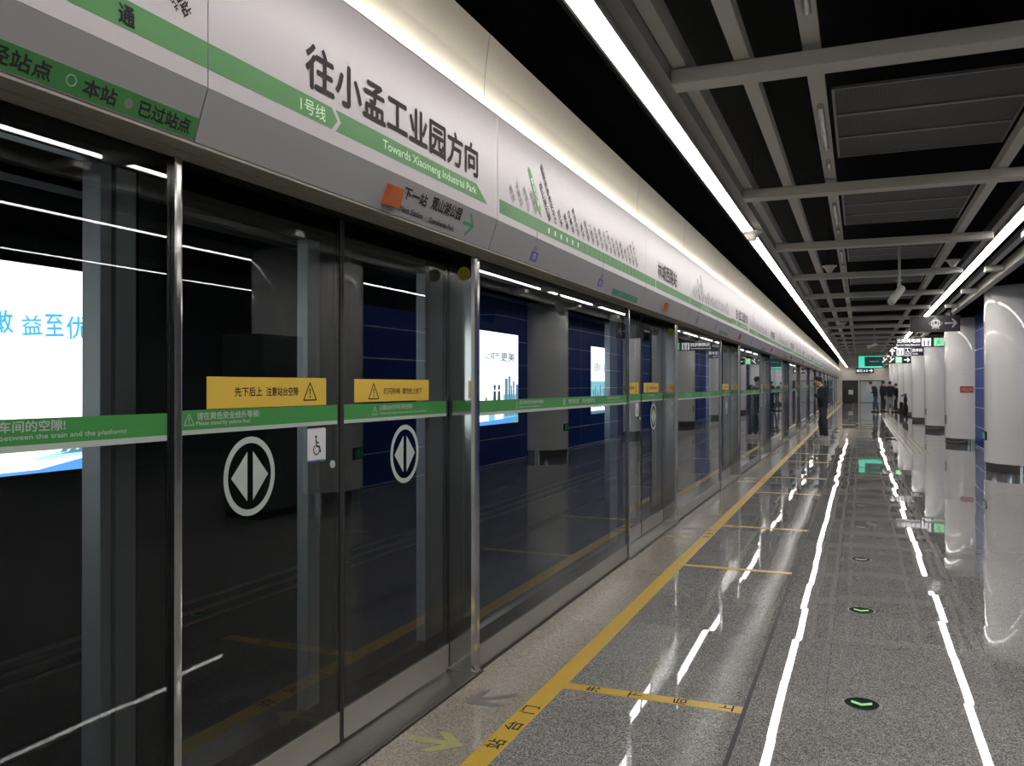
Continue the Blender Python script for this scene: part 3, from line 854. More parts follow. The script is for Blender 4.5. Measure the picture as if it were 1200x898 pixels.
# conduit rail that carries shiny tube pieces
cd = thing('conduit_rail', 'grey conduit rail with shiny tube pieces running along the ceiling', 'conduit rail', (-0.23, 40, 3.22))
MB().box(-0.275, -0.185, Y0, 79.9, 3.245, 3.28, .003).build('rail', BEAM, cd)
for k in range(26):
    y = 1.57 + BS * k
    m = MB(); m.tube((-0.225, y + .95, 3.228), (-0.225, y + 1.95, 3.228), .02, None, 12); m.tube((-0.225, y + 2.35, 3.228), (-0.225, y + 2.55, 3.228), .02, None, 12)
    m.build('tube_piece', PIPEM, cd, True)
# perforated panels
pp = thing('perforated_panel', 'dark perforated ceiling panel, first of the first bay', 'ceiling panel', (0.4, 2.7, 3.30), 'dark perforated ceiling panels')
MB().box(-0.15, 0.96, 2.45, 2.97, 3.300, 3.306).build('sheet', PERF, pp)
f = MB(); f.box(-0.16, 0.97, 2.435, 2.45, 3.292, 3.31); f.box(-0.16, 0.97, 2.97, 2.985, 3.292, 3.31); f.box(-0.16, -0.145, 2.45, 2.97, 3.292, 3.31); f.box(0.955, 0.97, 2.45, 2.97, 3.292, 3.31)
f.build('edge_frame', EDGE, pp)
for k in range(25):
    for j in range(3):
        if k or j:
            dup(pp, BS * k + j * .551, 'dark perforated ceiling panel, %s of three in the %s bay' % (ORD[j], ORD[k]))
# ------------------------------------------------------------------ pillars
PC, PR = 2.75, 0.72
PYS = [9.3, 17.0, 24.6, 32.0, 39.8, 47.5, 55.0, 62.5, 70.0]
def pillar(y, label):
    r = thing('pillar', label, 'pillar', (PC, y, 0), 'round white pillars along the blue wall')
    MB().lathe([(PR - .03, 0), (PR - .03, .012), (PR - .012, .012), (PR - .012, .155), (PR - .03, .155)], PC, y, 72).build('base_ring', pm('polished plinth steel', (.42, .41, .40), .06, 1.0), r, True)
    MB().lathe([(PR - .01, .155), (PR, .16), (PR, 1.848), (PR - .003, 1.851), (PR - .003, 1.855), (PR, 1.858), (PR, 3.20), (PR - .006, 3.21)], PC, y, 96).build('shaft', PILLAR, r, True)
    MB().lathe([(PR - .04, 3.21), (PR - .04, 3.9)], PC, y, 48).build('column_head', SLAB, r, True)
    return r
p0 = pillar(PYS[0], 'round white pillar outside the frame, seen dark in the nearest sliding door')
for i, y in enumerate(PYS[1:]):
    dup(p0, y - PYS[0], 'round white glossy pillar, %s from the right edge of the photo' % ORD[i] if i else 'large round white pillar at the right edge of the photo')
# signs fixed to the pillars
def exit_sign(y, ang, label):
    a = math.radians(ang)
    n = Vector((math.cos(a), math.sin(a), 0)); c = Vector((PC, y, .62)) + n * (PR + .004)
    u = Vector((0, 0, 1)).cross(n)
    pl = Plane(c, u, (0, 0, 1))
    r = thing('exit_sign', label, 'exit sign', c, 'low green exit signs on the pillars')
    MB().rect(pl, -.13, .13, -.075, .075, -.03, .012).build('case', BLACK, r)
    f = MB().rect(pl, -.12, .12, -.065, .065, .012, .0135).build('face', EXITG, r)
    m = MB()
    m.disc(pl, .01, .038, .012, .0135, .0142, 12)
    m.line(pl, (.008, .028), (-.008, -.012), .018, .0135, .0142); m.line(pl, (-.006, -.01), (.022, -.03), .012, .0135, .0142); m.line(pl, (.022, -.03), (.018, -.052), .011, .0135, .0142)
    m.line(pl, (-.008, -.012), (-.03, -.045), .012, .0135, .0142); m.line(pl, (.004, .02), (.03, .004), .01, .0135, .0142); m.line(pl, (.004, .02), (-.026, .012), .01, .0135, .0142)
    m.line(pl, (-.10, .0), (-.055, .0), .012, .0135, .0142); m.line(pl, (-.10, .0), (-.08, .02), .012, .0135, .0142); m.line(pl, (-.10, .0), (-.08, -.02), .012, .0135, .0142)
    m.ring(pl, .055, -.0, .04, .05, .0135, .0142, 4); m.build('running_man', pm('exit pale print', (.2, .6, .35), .5, emit=(.12, .5, .25), strength=.12), f)
    return r
exit_sign(PYS[0], 173, 'low green exit sign on the pillar mirrored in the nearest door')
exit_sign(PYS[1], 183, 'low green exit sign on the large pillar at the right edge')
def plate(y, ang, z, w, h, mat, name, label, cat, n_extra=None):
    a = math.radians(ang)
    n = Vector((math.cos(a), math.sin(a), 0)); c = Vector((PC, y, z)) + n * (PR + .002)
    pl = Plane(c, Vector((0, 0, 1)).cross(n), (0, 0, 1))
    m = MB().rect(pl, -w / 2, w / 2, -h / 2, h / 2, -.02, .008).build(name, mat)
    tag(m, label, cat)
    return m, pl
rp, rpl = plate(PYS[2], 247, 1.40, .30, .17, RED, 'red_plate', 'red plate with white lettering on the second white pillar', 'sign')
text('lettering', rpl, [('消防设施', -.12, .12, -.02, .04, .02), ('FIRE', -.06, .06, -.06, -.035, .02)], pm('pink white ink', (.55, .3, .3), .5), rp, .0095)
plate(PYS[2], 192, .62, .10, .22, pm('dark socket plate', (.10, .10, .10), .4), 'socket_plate', 'small dark socket plate on the second white pillar', 'socket')
plate(PYS[3], 195, .62, .12, .22, pm('grey socket plate', (.22, .21, .2), .4), 'socket_plate', 'small grey socket plate on the third white pillar', 'socket')

# cabinet seen only as a reflection in the nearest door
cb = thing('equipment_cabinet', 'tall dark grey cabinet reflected in the nearest sliding door', 'cabinet', (2.40, 7.95, 0))
MB().box(2.14, 2.70, 7.62, 8.36, .08, 2.08, .01).build('body', pm('dark cabinet enamel', (.055, .06, .062), .4), cb)
MB().box(2.125, 2.14, 7.64, 8.34, .10, 2.06, .004).build('door', pm('cabinet door enamel', (.10, .108, .11), .35), cb)
MB().box(2.10, 2.125, 8.24, 8.27, 1.0, 1.25, .004).build('handle', STEEL, cb)
MB().box(2.17, 2.68, 7.65, 8.33, 0, .08).build('plinth', BLACK, cb)

# ------------------------------------------------------------------ hanging signs
def rods(m, xs, y, z0, z1=3.9, r=.012):
    for x in xs:
        m.tube((x, y, z0), (x, y, z1), r, None, 8)

def hang_sign(x0, x1, y, z0, z1, label, face=SIGNB):
    r = thing('hanging_sign', label, 'hanging sign', ((x0 + x1) / 2, y, z0))
    MB().box(x0, x1, y, y + .1, z0, z1, .004).build('case', face, r)
    m = MB()
    for x in (x0 + (x1 - x0) * .18, x1 - (x1 - x0) * .18):
        rods(m, (x,), y + .05, z1, 3.9 if x > 1.0 else 3.285)
    m.build('hanger_rod', BLACK, r)
    return r, PN(y)

def arrow(mb, pl, a, b, size, ang, w=.16, d0=.0005, d1=.0015):
    c, s = math.cos(ang), math.sin(ang)
    R = lambda x, y: (a + (x * c - y * s) * size, b + (x * s + y * c) * size)
    mb.line(pl, R(-.5, 0), R(.42, 0), w * size, d0, d1)
    mb.line(pl, R(.10, .38), R(.50, -.04), w * size, d0, d1)
    mb.line(pl, R(.10, -.38), R(.50, .04), w * size, d0, d1)

r, pl = hang_sign(1.035, 2.035, 20.9, 2.695, 3.045, 'dark unlit hanging sign with train symbol and arrow, nearest of the hanging signs')
m = MB()
cx, cz, q = 1.55, 2.875, 1.39
m.ring(pl, cx, cz, .130, .139, .0005, .0015, 4)
m.ring(pl, cx, cz, .067, .094, .0005, .0015, 28)
m.poly(pl, [(cx - .03 * q, cz + .045 * q), (cx + .03 * q, cz + .045 * q), (cx + .036 * q, cz - .03 * q), (cx + .022 * q, cz - .045 * q), (cx - .022 * q, cz - .045 * q), (cx - .036 * q, cz - .03 * q)], .0016, .0024)
m.line(pl, (cx - .025 * q, cz - .045 * q), (cx - .05 * q, cz - .085 * q), .02, .0016, .0024); m.line(pl, (cx + .025 * q, cz - .045 * q), (cx + .05 * q, cz - .085 * q), .02, .0016, .0024)
m.build('train_symbol', SIGNDIM, r)
m = MB(); m.rect(pl, cx - .024, cx + .024, cz - .007, cz + .048, .0026, .0032); m.build('train_window', SIGNB, r)
m = MB(); arrow(m, pl, 1.85, 2.88, .24, 0, .11); m.build('arrow', SIGNDIM, r)

class SP(Plane):
    """face of a hanging sign; a, b are read on a drawing board and scaled to the sign"""
    def __init__(s, y, x0, z0, X0, Z0, sx, sz):
        Plane.__init__(s, (X0 - x0 * sx, y, Z0 - z0 * sz), (sx, 0, 0), (0, 0, sz))
        s.n = Vector((0, -1, 0))

def icon_box(pl, x0, x1, z0, z1, mat, parent, name):
    return MB().rect(pl, x0, x1, z0, z1, .0005, .0015).build(name, mat, parent)

def toilet_people(mb, pl, a, b, h, d):
    for s in (-1, 1):
        x = a + s * h * .24
        mb.disc(pl, x, b + .34 * h, .09 * h, d, d + .0005, 12)
        mb.rect(pl, x - .09 * h, x + .09 * h, b - .08 * h, b + .22 * h, d, d + .0005)
        mb.rect(pl, x - .07 * h, x + .07 * h, b - .42 * h, b - .08 * h, d, d + .0005)
    mb.rect(pl, a - .012 * h, a + .012 * h, b - .42 * h, b + .42 * h, d, d + .0005)

r, pl = hang_sign(1.036, 2.6, 29.7, 2.72, 3.03, 'lit hanging sign for the barrier-free elevator, right below the unlit sign')
pl = SP(29.7, 0.82, 2.452, 1.036, 2.72, 1.2613, 1.1787)
text('lettering', pl, [('无障碍电梯', .86, 1.40, 2.575, 2.685, .015), ('Barrier-free Elevator', .85, 1.40, 2.495, 2.540, .01)], SIGNLIT, r)
ib = icon_box(pl, 1.43, 1.64, 2.48, 2.69, SIGNLIT, r, 'lift_symbol')
m = MB(); toilet_people(m, pl, 1.535, 2.565, .19, .0016); m.poly(pl, [(1.48, 2.66), (1.51, 2.66), (1.495, 2.68)], .0016, .0022); m.poly(pl, [(1.56, 2.68), (1.59, 2.68), (1.575, 2.66)], .0016, .0022); m.build('print', SIGNB, ib)
gp = icon_box(pl, 1.68, 1.97, 2.465, 2.70, pm('sign dark green', (.02, .12, .05), .4, emit=(.01, .12, .04), strength=.6), r, 'green_field')
ib = MB().rect(pl, 1.71, 1.93, 2.48, 2.69, .0016, .0024).build('exit_symbol', pm('lit mint', (.5, .8, .6), .5, emit=(.35, .95, .55), strength=.65), gp)
r2 = MB(); r2.line(pl, (1.82, 2.63), (1.80, 2.56), .035, .0026, .0032); r2.line(pl, (1.80, 2.57), (1.86, 2.52), .025, .0026, .0032); r2.line(pl, (1.80, 2.57), (1.76, 2.50), .025, .0026, .0032); r2.disc(pl, 1.83, 2.66, .02, .0026, .0032, 12)
r2.line(pl, (1.81, 2.61), (1.87, 2.585), .02, .0026, .0032); r2.line(pl, (1.81, 2.61), (1.75, 2.59), .02, .0026, .0032); r2.build('print', SIGNGRN, gp)
m = MB(); arrow(m, pl, 2.06, 2.585, .11, 0, .16); m.build('arrow', SIGNLIT, r)

r, pl = hang_sign(0.997, 2.29, 36.5, 2.67, 2.98, 'lit hanging toilet sign with upward arrow, third of the hanging signs')
pl = SP(36.5, 0.82, 2.47, 0.997, 2.67, 1.1917, 1.2810)
m = MB(); arrow(m, pl, .965, 2.59, .19, math.pi / 2, .2); m.build('arrow', SIGNLIT, r)
ib = icon_box(pl, 1.10, 1.30, 2.485, 2.70, SIGNLIT, r, 'toilet_symbol')
m = MB(); toilet_people(m, pl, 1.20, 2.59, .215, .0016); m.build('print', SIGNB, ib)
m = MB(); wheelchair(m, pl, 1.43, 2.60, .19, .0006)
for a0, a1, b0, b1 in ((1.335, 1.345, 2.485, 2.70), (1.525, 1.535, 2.485, 2.70), (1.335, 1.535, 2.485, 2.495), (1.335, 1.535, 2.69, 2.70)): m.rect(pl, a0, a1, b0, b1, .0005, .0015)
m.build('wheelchair_symbol', SIGNLIT, r)
text('lettering', pl, [('洗手间', 1.56, 1.86, 2.585, 2.685, .03), ('Toilet', 1.57, 1.73, 2.505, 2.545, .03)], SIGNLIT, r)

r, pl = hang_sign(1.023, 2.32, 46, 2.6, 2.945, 'lit hanging sign with stairs symbols and right arrow, fourth of the hanging signs')
pl = SP(46, 0.845, 2.42, 1.023, 2.6, 1.2009, 1.2778)
m = MB()
for q in (0, 1):
    bx = .93 + q * .27
    for k in range(4): m.rect(pl, bx - .09 + k * .045, bx - .045 + k * .045, 2.46 + k * .04, 2.50 + k * .04, .0005, .0015)
    m.disc(pl, bx - .03, 2.65, .022, .0005, .0015, 10); m.line(pl, (bx - .03, 2.63), (bx - .01, 2.57), .03, .0005, .0015)
m.build('stairs_symbol', SIGNLIT, r)
gp = icon_box(pl, 1.34, 1.60, 2.435, 2.675, SIGNGRN, r, 'green_field')
m = MB(); m.rect(pl, 1.37, 1.56, 2.45, 2.66, .0016, .0022); m.build('exit_symbol', MATS['lit mint'], gp)
m = MB(); arrow(m, pl, 1.765, 2.555, .20, 0, .2); m.build('arrow', SIGNLIT, r)

r, pl = hang_sign(-0.285, 0.907, 66, 2.39, 2.765, 'small lit hanging sign with arrow below the green screen')
pl = SP(66, -0.238, 2.25, -0.285, 2.39, 1.1992, 1.2500)
text('lettering', pl, [('出口 A B', -.18, .42, 2.33, 2.47, .04)], SIGNLIT, r)
m = MB(); arrow(m, pl, .58, 2.40, .2, 0, .2); m.build('arrow', SIGNLIT, r)

tv = thing('information_screen', 'green and black information screen hanging in the distance', 'screen', (.5, 49, 2.43))
pl = SP(49, -.078, 2.362, -.08, 2.44, 1.085, 1.06)
MB().box(-.105, 1.115, 49.0, 49.12, 2.415, 3.105, .01).build('case', BLACK, tv)
MB().rect(pl, -.078, 1.0, 2.362, 2.97, .0005, .0015).build('screen', SCREEN, tv)
m = MB(); m.rect(pl, -.078, .20, 2.362, 2.97, .0016, .0024); m.rect(pl, .20, 1.0, 2.362, 2.45, .0016, .0024); m.rect(pl, .20, 1.0, 2.93, 2.97, .0016, .0024)
m.build('green_panel', TEAL, tv)
text('lettering', pl, [('欢迎乘坐地铁', .42, .85, 2.66, 2.72, .02)], PALE, tv, .0026)
m = MB(); rods(m, (.25, .67), 49.06, 3.105, 3.285, .018); m.build('hanger_rod', BLACK, tv)

# ------------------------------------------------------------------ cameras and speakers
def cctv(x, y, z, label, dirv=(-.12, -.16, -.17)):
    r = thing('security_camera', label, 'security camera', (x, y, z))
    m = MB(); m.tube((x, y, z + .06), (x, y, 3.29), .017, None, 12); m.build('pole', CCTV, r, True)
    m = MB(); m.tube((x, y, z + .14), (x, y, z + .15), .045, None, 16); m.tube((x, y, z + .03), (x, y, z + .10), .026, None, 12); m.build('bracket', CCTV, r, True)
    d = Vector(dirv).normalized()
    c = Vector((x, y, z))
    m = MB(); m.tube(c - d * .05, c + d * .22, .05, None, 20); m.sphere(c - d * .05, .05, (1, 1, 1), 16); m.build('body', CCTV, r, True)
    m = MB(); m.tube(c + d * .22, c + d * .235, .046, .044, 20); m.tube(c + d * .235, c + d * .237, .03, None, 16); m.build('lens', pm('pale lens glass', (.42, .43, .40), .1), r, True)
    return r
cctv(.469, 12.0, 2.715, 'grey bullet security camera on a pole, nearest one')
cctv(.40, 28.0, 2.73, 'dark bullet security camera on a pole, far down the platform', (-.2, -.1, -.06))

def speaker(x, y, z, label):
    r = thing('ceiling_speaker', label, 'speaker', (x, y, z), 'cone speakers hanging from the ceiling')
    MB().lathe([(.030, z), (.036, z + .004), (.046, z + .03), (.070, z + .065), (.100, z + .085), (.100, z + .095), (.02, z + .102)], x, y, 28).build('cone', PLASTIC, r, True)
    MB().tube((x, y, z + .10), (x, y, 3.9), .004, None, 6).build('cable', BLACK, r)
    return r
speaker(-1.02, 8.95, 2.985, 'white cone speaker hanging in front of the left strip light')
speaker(-.40, 12.76, 3.10, 'white cone speaker hanging beside the conduit rail')
speaker(1.165, 12.86, 3.11, 'white cone speaker hanging left of the right strip light')
speaker(-.425, 24.4, 3.10, 'white cone speaker hanging far down the ceiling')

# ------------------------------------------------------------------ floor markings
o = MB().box(-1.462, -1.362, Y0, 79.9, 0.0, .0015).build('safety_line', FLOORYEL)
tag(o, 'long yellow safety line with black characters along the platform edge', 'floor line')
LT = []
for k in range(5):
    y = P * k
    for i, ch in enumerate('站台门'):
        LT.append((ch, y + 3.20 + i * .20, y + 3.29 + i * .20, 1.375, 1.45, .015))
text('lettering', FLOORTXT, LT, INK, o, .0019)
ql = thing('queue_line', 'nearest yellow cross line with black characters on the grey floor', 'floor line', (-.93, 4.01, 0), 'yellow queue lines on the floor')
MB().box(-1.362, -.505, 3.972, 4.052, 0.0, .0015).build('tape', FLOORYEL, ql)
text('lettering', FLOORTXT, [(ch, 3.977, 4.047, 1.19 - i * .215, 1.255 - i * .215, .015) for i, ch in enumerate('先下后上')], INK, ql, .0019)
qn = thing('queue_line', 'yellow cross line before the second pair of doors', 'floor line', (-.93, 7.1, 0), 'yellow queue lines on the floor')
MB().box(-1.362, -.505, 7.05, 7.12, 0.0, .0015).build('tape', FLOORYEL, qn)
dup(ql, P, 'yellow cross line after the second pair of doors')
for k in range(2, 8):
    dup(qn, P * (k - 1), 'yellow cross line before the %s pair of doors' % ORD[k])
    dup(ql, P * k, 'yellow cross line after the %s pair of doors' % ORD[k], ('lettering',))

def floor_arrow(pts_sets, mat, label, y, x, border=None):
    r = MB()
    for p in pts_sets: r.poly(FLOORPL, p, 0, .0012)
    o = r.build('floor_arrow', mat)
    tag(o, label, 'floor arrow', 'door arrows on the beige floor strip')
    return o
def arrow_pts(x, y, ang, size):
    c, s = math.cos(ang), math.sin(ang)
    R = lambda a, b: (x + (a * c - b * s) * size, y + (a * s + b * c) * size)
    return [R(-.55, -.09), R(.12, -.09), R(-.18, -.42), R(.06, -.42), R(.5, 0), R(.06, .42), R(-.18, .42), R(.12, .09), R(-.55, .09)]
f1 = floor_arrow([arrow_pts(-1.645, 3.17, math.radians(2), .24)], PALEARROW, 'pale yellow floor arrow pointing away from the nearest doors', 0, 0)
f2 = floor_arrow([arrow_pts(-1.645, 3.70, math.radians(222), .26)], DARKARROW, 'grey floor arrow pointing towards the nearest doors', 0, 0)
for k in range(1, 4):
    dup(f1, P * k, 'pale yellow floor arrow before the %s pair of doors' % ORD[k]); dup(f2, P * k, 'grey floor arrow before the %s pair of doors' % ORD[k])

ds = thing('floor_marker', 'round green floor marker with chevron, nearest the camera', 'floor marker', (0.005, 4.31, 0), 'round evacuation markers set in the floor')
MB().lathe([(.086, 0), (.086, .0015), (.078, .003)], 0.005, 4.31, 40).build('steel_rim', pm('dull rim steel', (.12, .12, .12), .3, .8), ds)
MB().lathe([(.077, .001), (.077, .0035)], 0.005, 4.31, 40).build('lens', DISC, ds)
m = MB(); 
for s in (-1, 1):
    m.poly(FLOORPL, [(0.005, 4.275), (0.005 + s * .046, 4.305), (0.005 + s * .046, 4.335), (0.005, 4.305)], .0035, .004)
m.build('chevron', GLOW, ds)
for k in range(1, 24):
    dup(ds, 1.785 * k, 'round floor marker with chevron, %s along the platform' % ORD[k])

tp = thing('tactile_strip', 'beige tactile guide strip with raised ribs on the far floor', 'tactile paving', (1.17, 35, 0))
MB().box(.92, 1.42, 20.5, 49.8, 0, .0012).build('strip', BEIGEM, tp)
for k in range(4):
    MB().box(.985 + k * .115, 1.005 + k * .115, 20.5, 49.8, .0012, .006, .002).build('rib', pm('tactile rib', (.26, .24, .20), .7, spec=.2), tp)

# ------------------------------------------------------------------ across the track: light boxes and pipes
XA = -5.56
def light_box(y0, y1, label):
    r = thing('billboard', label, 'billboard', (XA, (y0 + y1) / 2, .86), 'lit billboards on the wall across the track')
    m = MB(); t = .03
    m.box(-5.62, XA + .012, y0 - t, y1 + t, .86 - t, .86); m.box(-5.62, XA + .012, y0 - t, y1 + t, 2.38, 2.38 + t)
    m.box(-5.62, XA + .012, y0 - t, y0, .86, 2.38); m.box(-5.62, XA + .012, y1, y1 + t, .86, 2.38)
    m.build('frame', BLACK, r)
    f = MB().box(-5.60, XA, y0, y1, .86, 2.38).build('lit_face', ADW, r)
    return r, f
PA = PX(XA)
r, f = light_box(2.2, 5.36, 'bright white billboard with light blue calligraphy seen through the left glass')
text('calligraphy', PA, [('敢', 4.04, 4.19, 1.87, 2.03, .022, .06), ('益', 4.26, 4.42, 1.87, 2.01, .022, .08), ('至', 4.45, 4.60, 1.87, 2.03, .022, .06), ('优', 4.63, 4.82, 1.86, 2.03, .022, .06)], AD_CALLI, f, .002)
text('small_print', PA, [('做有益的事 臻至优之品', 4.45, 4.86, 1.765, 1.785, 0)], AD_PALE, f, .002)
m = MB(); m.poly(PA, [(2.2, .86), (5.36, .86), (5.36, 1.00), (5.0, .97), (4.75, .94), (4.4, .885), (2.2, .875)], .001, .0016); m.build('blue_wave', AD_BLUE, f)
m = MB()
for i in range(9):
    x = 4.58 + i * .075
    m.poly(PA, [(x, 1.0), (x + .05, 1.0), (x + .16 + .02 * i, 1.16 + .01 * i), (x + .14 + .02 * i, 1.17 + .01 * i)], .001, .0015)
m.poly(PA, [(4.55, .985), (5.36, 1.0), (5.36, 1.05), (4.8, 1.02)], .001, .0014)
m.build('light_beams', AD_TOWER, f)
m = MB(); m.poly(PA, [(4.3, .95), (4.9, .965), (5.36, 1.14), (5.36, 1.25), (4.8, 1.06)], .0006, .0009); m.build('pale_sky', AD_PALE, f)

light_box(-3.9, -0.9, 'white billboard outside the frame, mirrored in the wide steel post')
r, f = light_box(10.77, 13.77, 'white billboard with two small figures and blue towers, across the track')
text('headline', PA, [('让城市', 12.35, 12.95, 1.93, 2.05, .02), ('更美', 13.0, 13.60, 1.91, 2.06, .02)], AD_INK, f, .002)
text('small_print', PA, [('中国交通银行', 13.05, 13.50, 2.21, 2.245, .01)], AD_TOWER, f, .002)
m = MB()
for x0, x1, z in ((13.17, 13.30, 1.62), (13.32, 13.42, 1.66), (13.43, 13.50, 1.50), (13.52, 13.60, 1.58), (13.66, 13.77, 1.52), (11.2, 11.4, 1.4), (11.5, 11.62, 1.55)):
    m.rect(PA, x0, x1, .98, z, .001, .0016)
m.build('towers', AD_TOWER, f)
m = MB(); m.rect(PA, 13.1, 13.77, .93, 1.35, .0006, .0009); m.rect(PA, 12.5, 12.75, .93, 1.10, .0006, .0009); m.build('haze_towers', AD_SKY, f)
m = MB()
for x in (12.74, 12.92):
    m.disc(PA, x, 1.47, .05, .0018, .0022, 14); m.poly(PA, [(x - .07, 1.2), (x + .07, 1.2), (x + .05, 1.41), (x - .05, 1.41)], .0018, .0022); m.rect(PA, x - .05, x - .01, 1.02, 1.2, .0018, .0022); m.rect(PA, x + .01, x + .05, 1.02, 1.2, .0018, .0022)
m.disc(PA, 12.4, 1.28, .035, .0018, .0022, 12); m.poly(PA, [(12.35, 1.08), (12.45, 1.08), (12.43, 1.24), (12.37, 1.24)], .0018, .0022)
m.build('two_figures', AD_INK, f)
m = MB(); m.poly(PA, [(10.77, .86), (13.77, .86), (13.77, .965), (12.6, .93), (10.77, .90)], .002, .0024); m.build('blue_foot', AD_BLUE, f)
m = MB(); m.rect(PA, 13.55, 13.77, .86, .90, .0026, .003); m.build('green_corner', AD_GREEN, f)

r, f = light_box(18.09, 21.09, 'white and pale blue billboard with dark headline, farther across the track')
text('headline', PA, [('道德尚', 18.34, 18.88, 1.82, 2.02, .015), ('法治行', 19.1, 19.7, 1.82, 2.02, .015)], AD_INK, f, .002)
m = MB(); m.rect(PA, 18.09, 21.09, 1.15, 1.60, .001, .0014); m.build('pale_sky', AD_SKY, f)
m = MB()
for i, (x, z) in enumerate(((18.25, 1.4), (18.42, 1.48), (18.6, 1.36), (18.8, 1.5), (19.1, 1.45))):
    m.rect(PA, x, x + .1, 1.0, z, .0016, .002)
m.build('towers', AD_TOWER, f)
m = MB(); m.rect(PA, 18.09, 21.09, .86, .93, .0016, .002); m.build('blue_foot', AD_TOWER, f)

for i, z in enumerate((-.45, -.545, -.64)):
    m = MB(); m.tube((-5.585, Y0, z), (-5.585, 79.9, z), .018, None, 10)
    o = m.build('track_cable', pm('grey cable', (.20, .20, .19), .5), None, True)
    tag(o, 'grey cable along the tunnel wall, %s of three' % ('top', 'middle', 'lowest')[i], 'cable', 'cables along the tunnel wall')

# ------------------------------------------------------------------ people
def skinned(name, verts, edges, radii, mat, parent, root=0, sub=1, off=Vector((0, 0, 0))):
    me = bpy.data.meshes.new(name + '_cage')
    me.from_pydata([tuple(Vector(v) + off) for v in verts], edges, [])
    o = bpy.data.objects.new(name + '_cage', me)
    COL.objects.link(o)
    sk = o.modifiers.new('skin', 'SKIN')
    sk.use_smooth_shade = True
    if not me.skin_vertices:
        raise RuntimeError('no skin layer')
    for i, rr in enumerate(radii):
        me.skin_vertices[0].data[i].radius = rr if isinstance(rr, tuple) else (rr, rr)
        me.skin_vertices[0].data[i].use_root = (i == root)
    ss = o.modifiers.new('sub', 'SUBSURF'); ss.levels = sub; ss.render_levels = sub
    dg = bpy.context.evaluated_depsgraph_get()
    out = bpy.data.meshes.new_from_object(o.evaluated_get(dg))
    bpy.data.objects.remove(o)
    out.name = name
    return link(name, out, mat, parent, True, False)

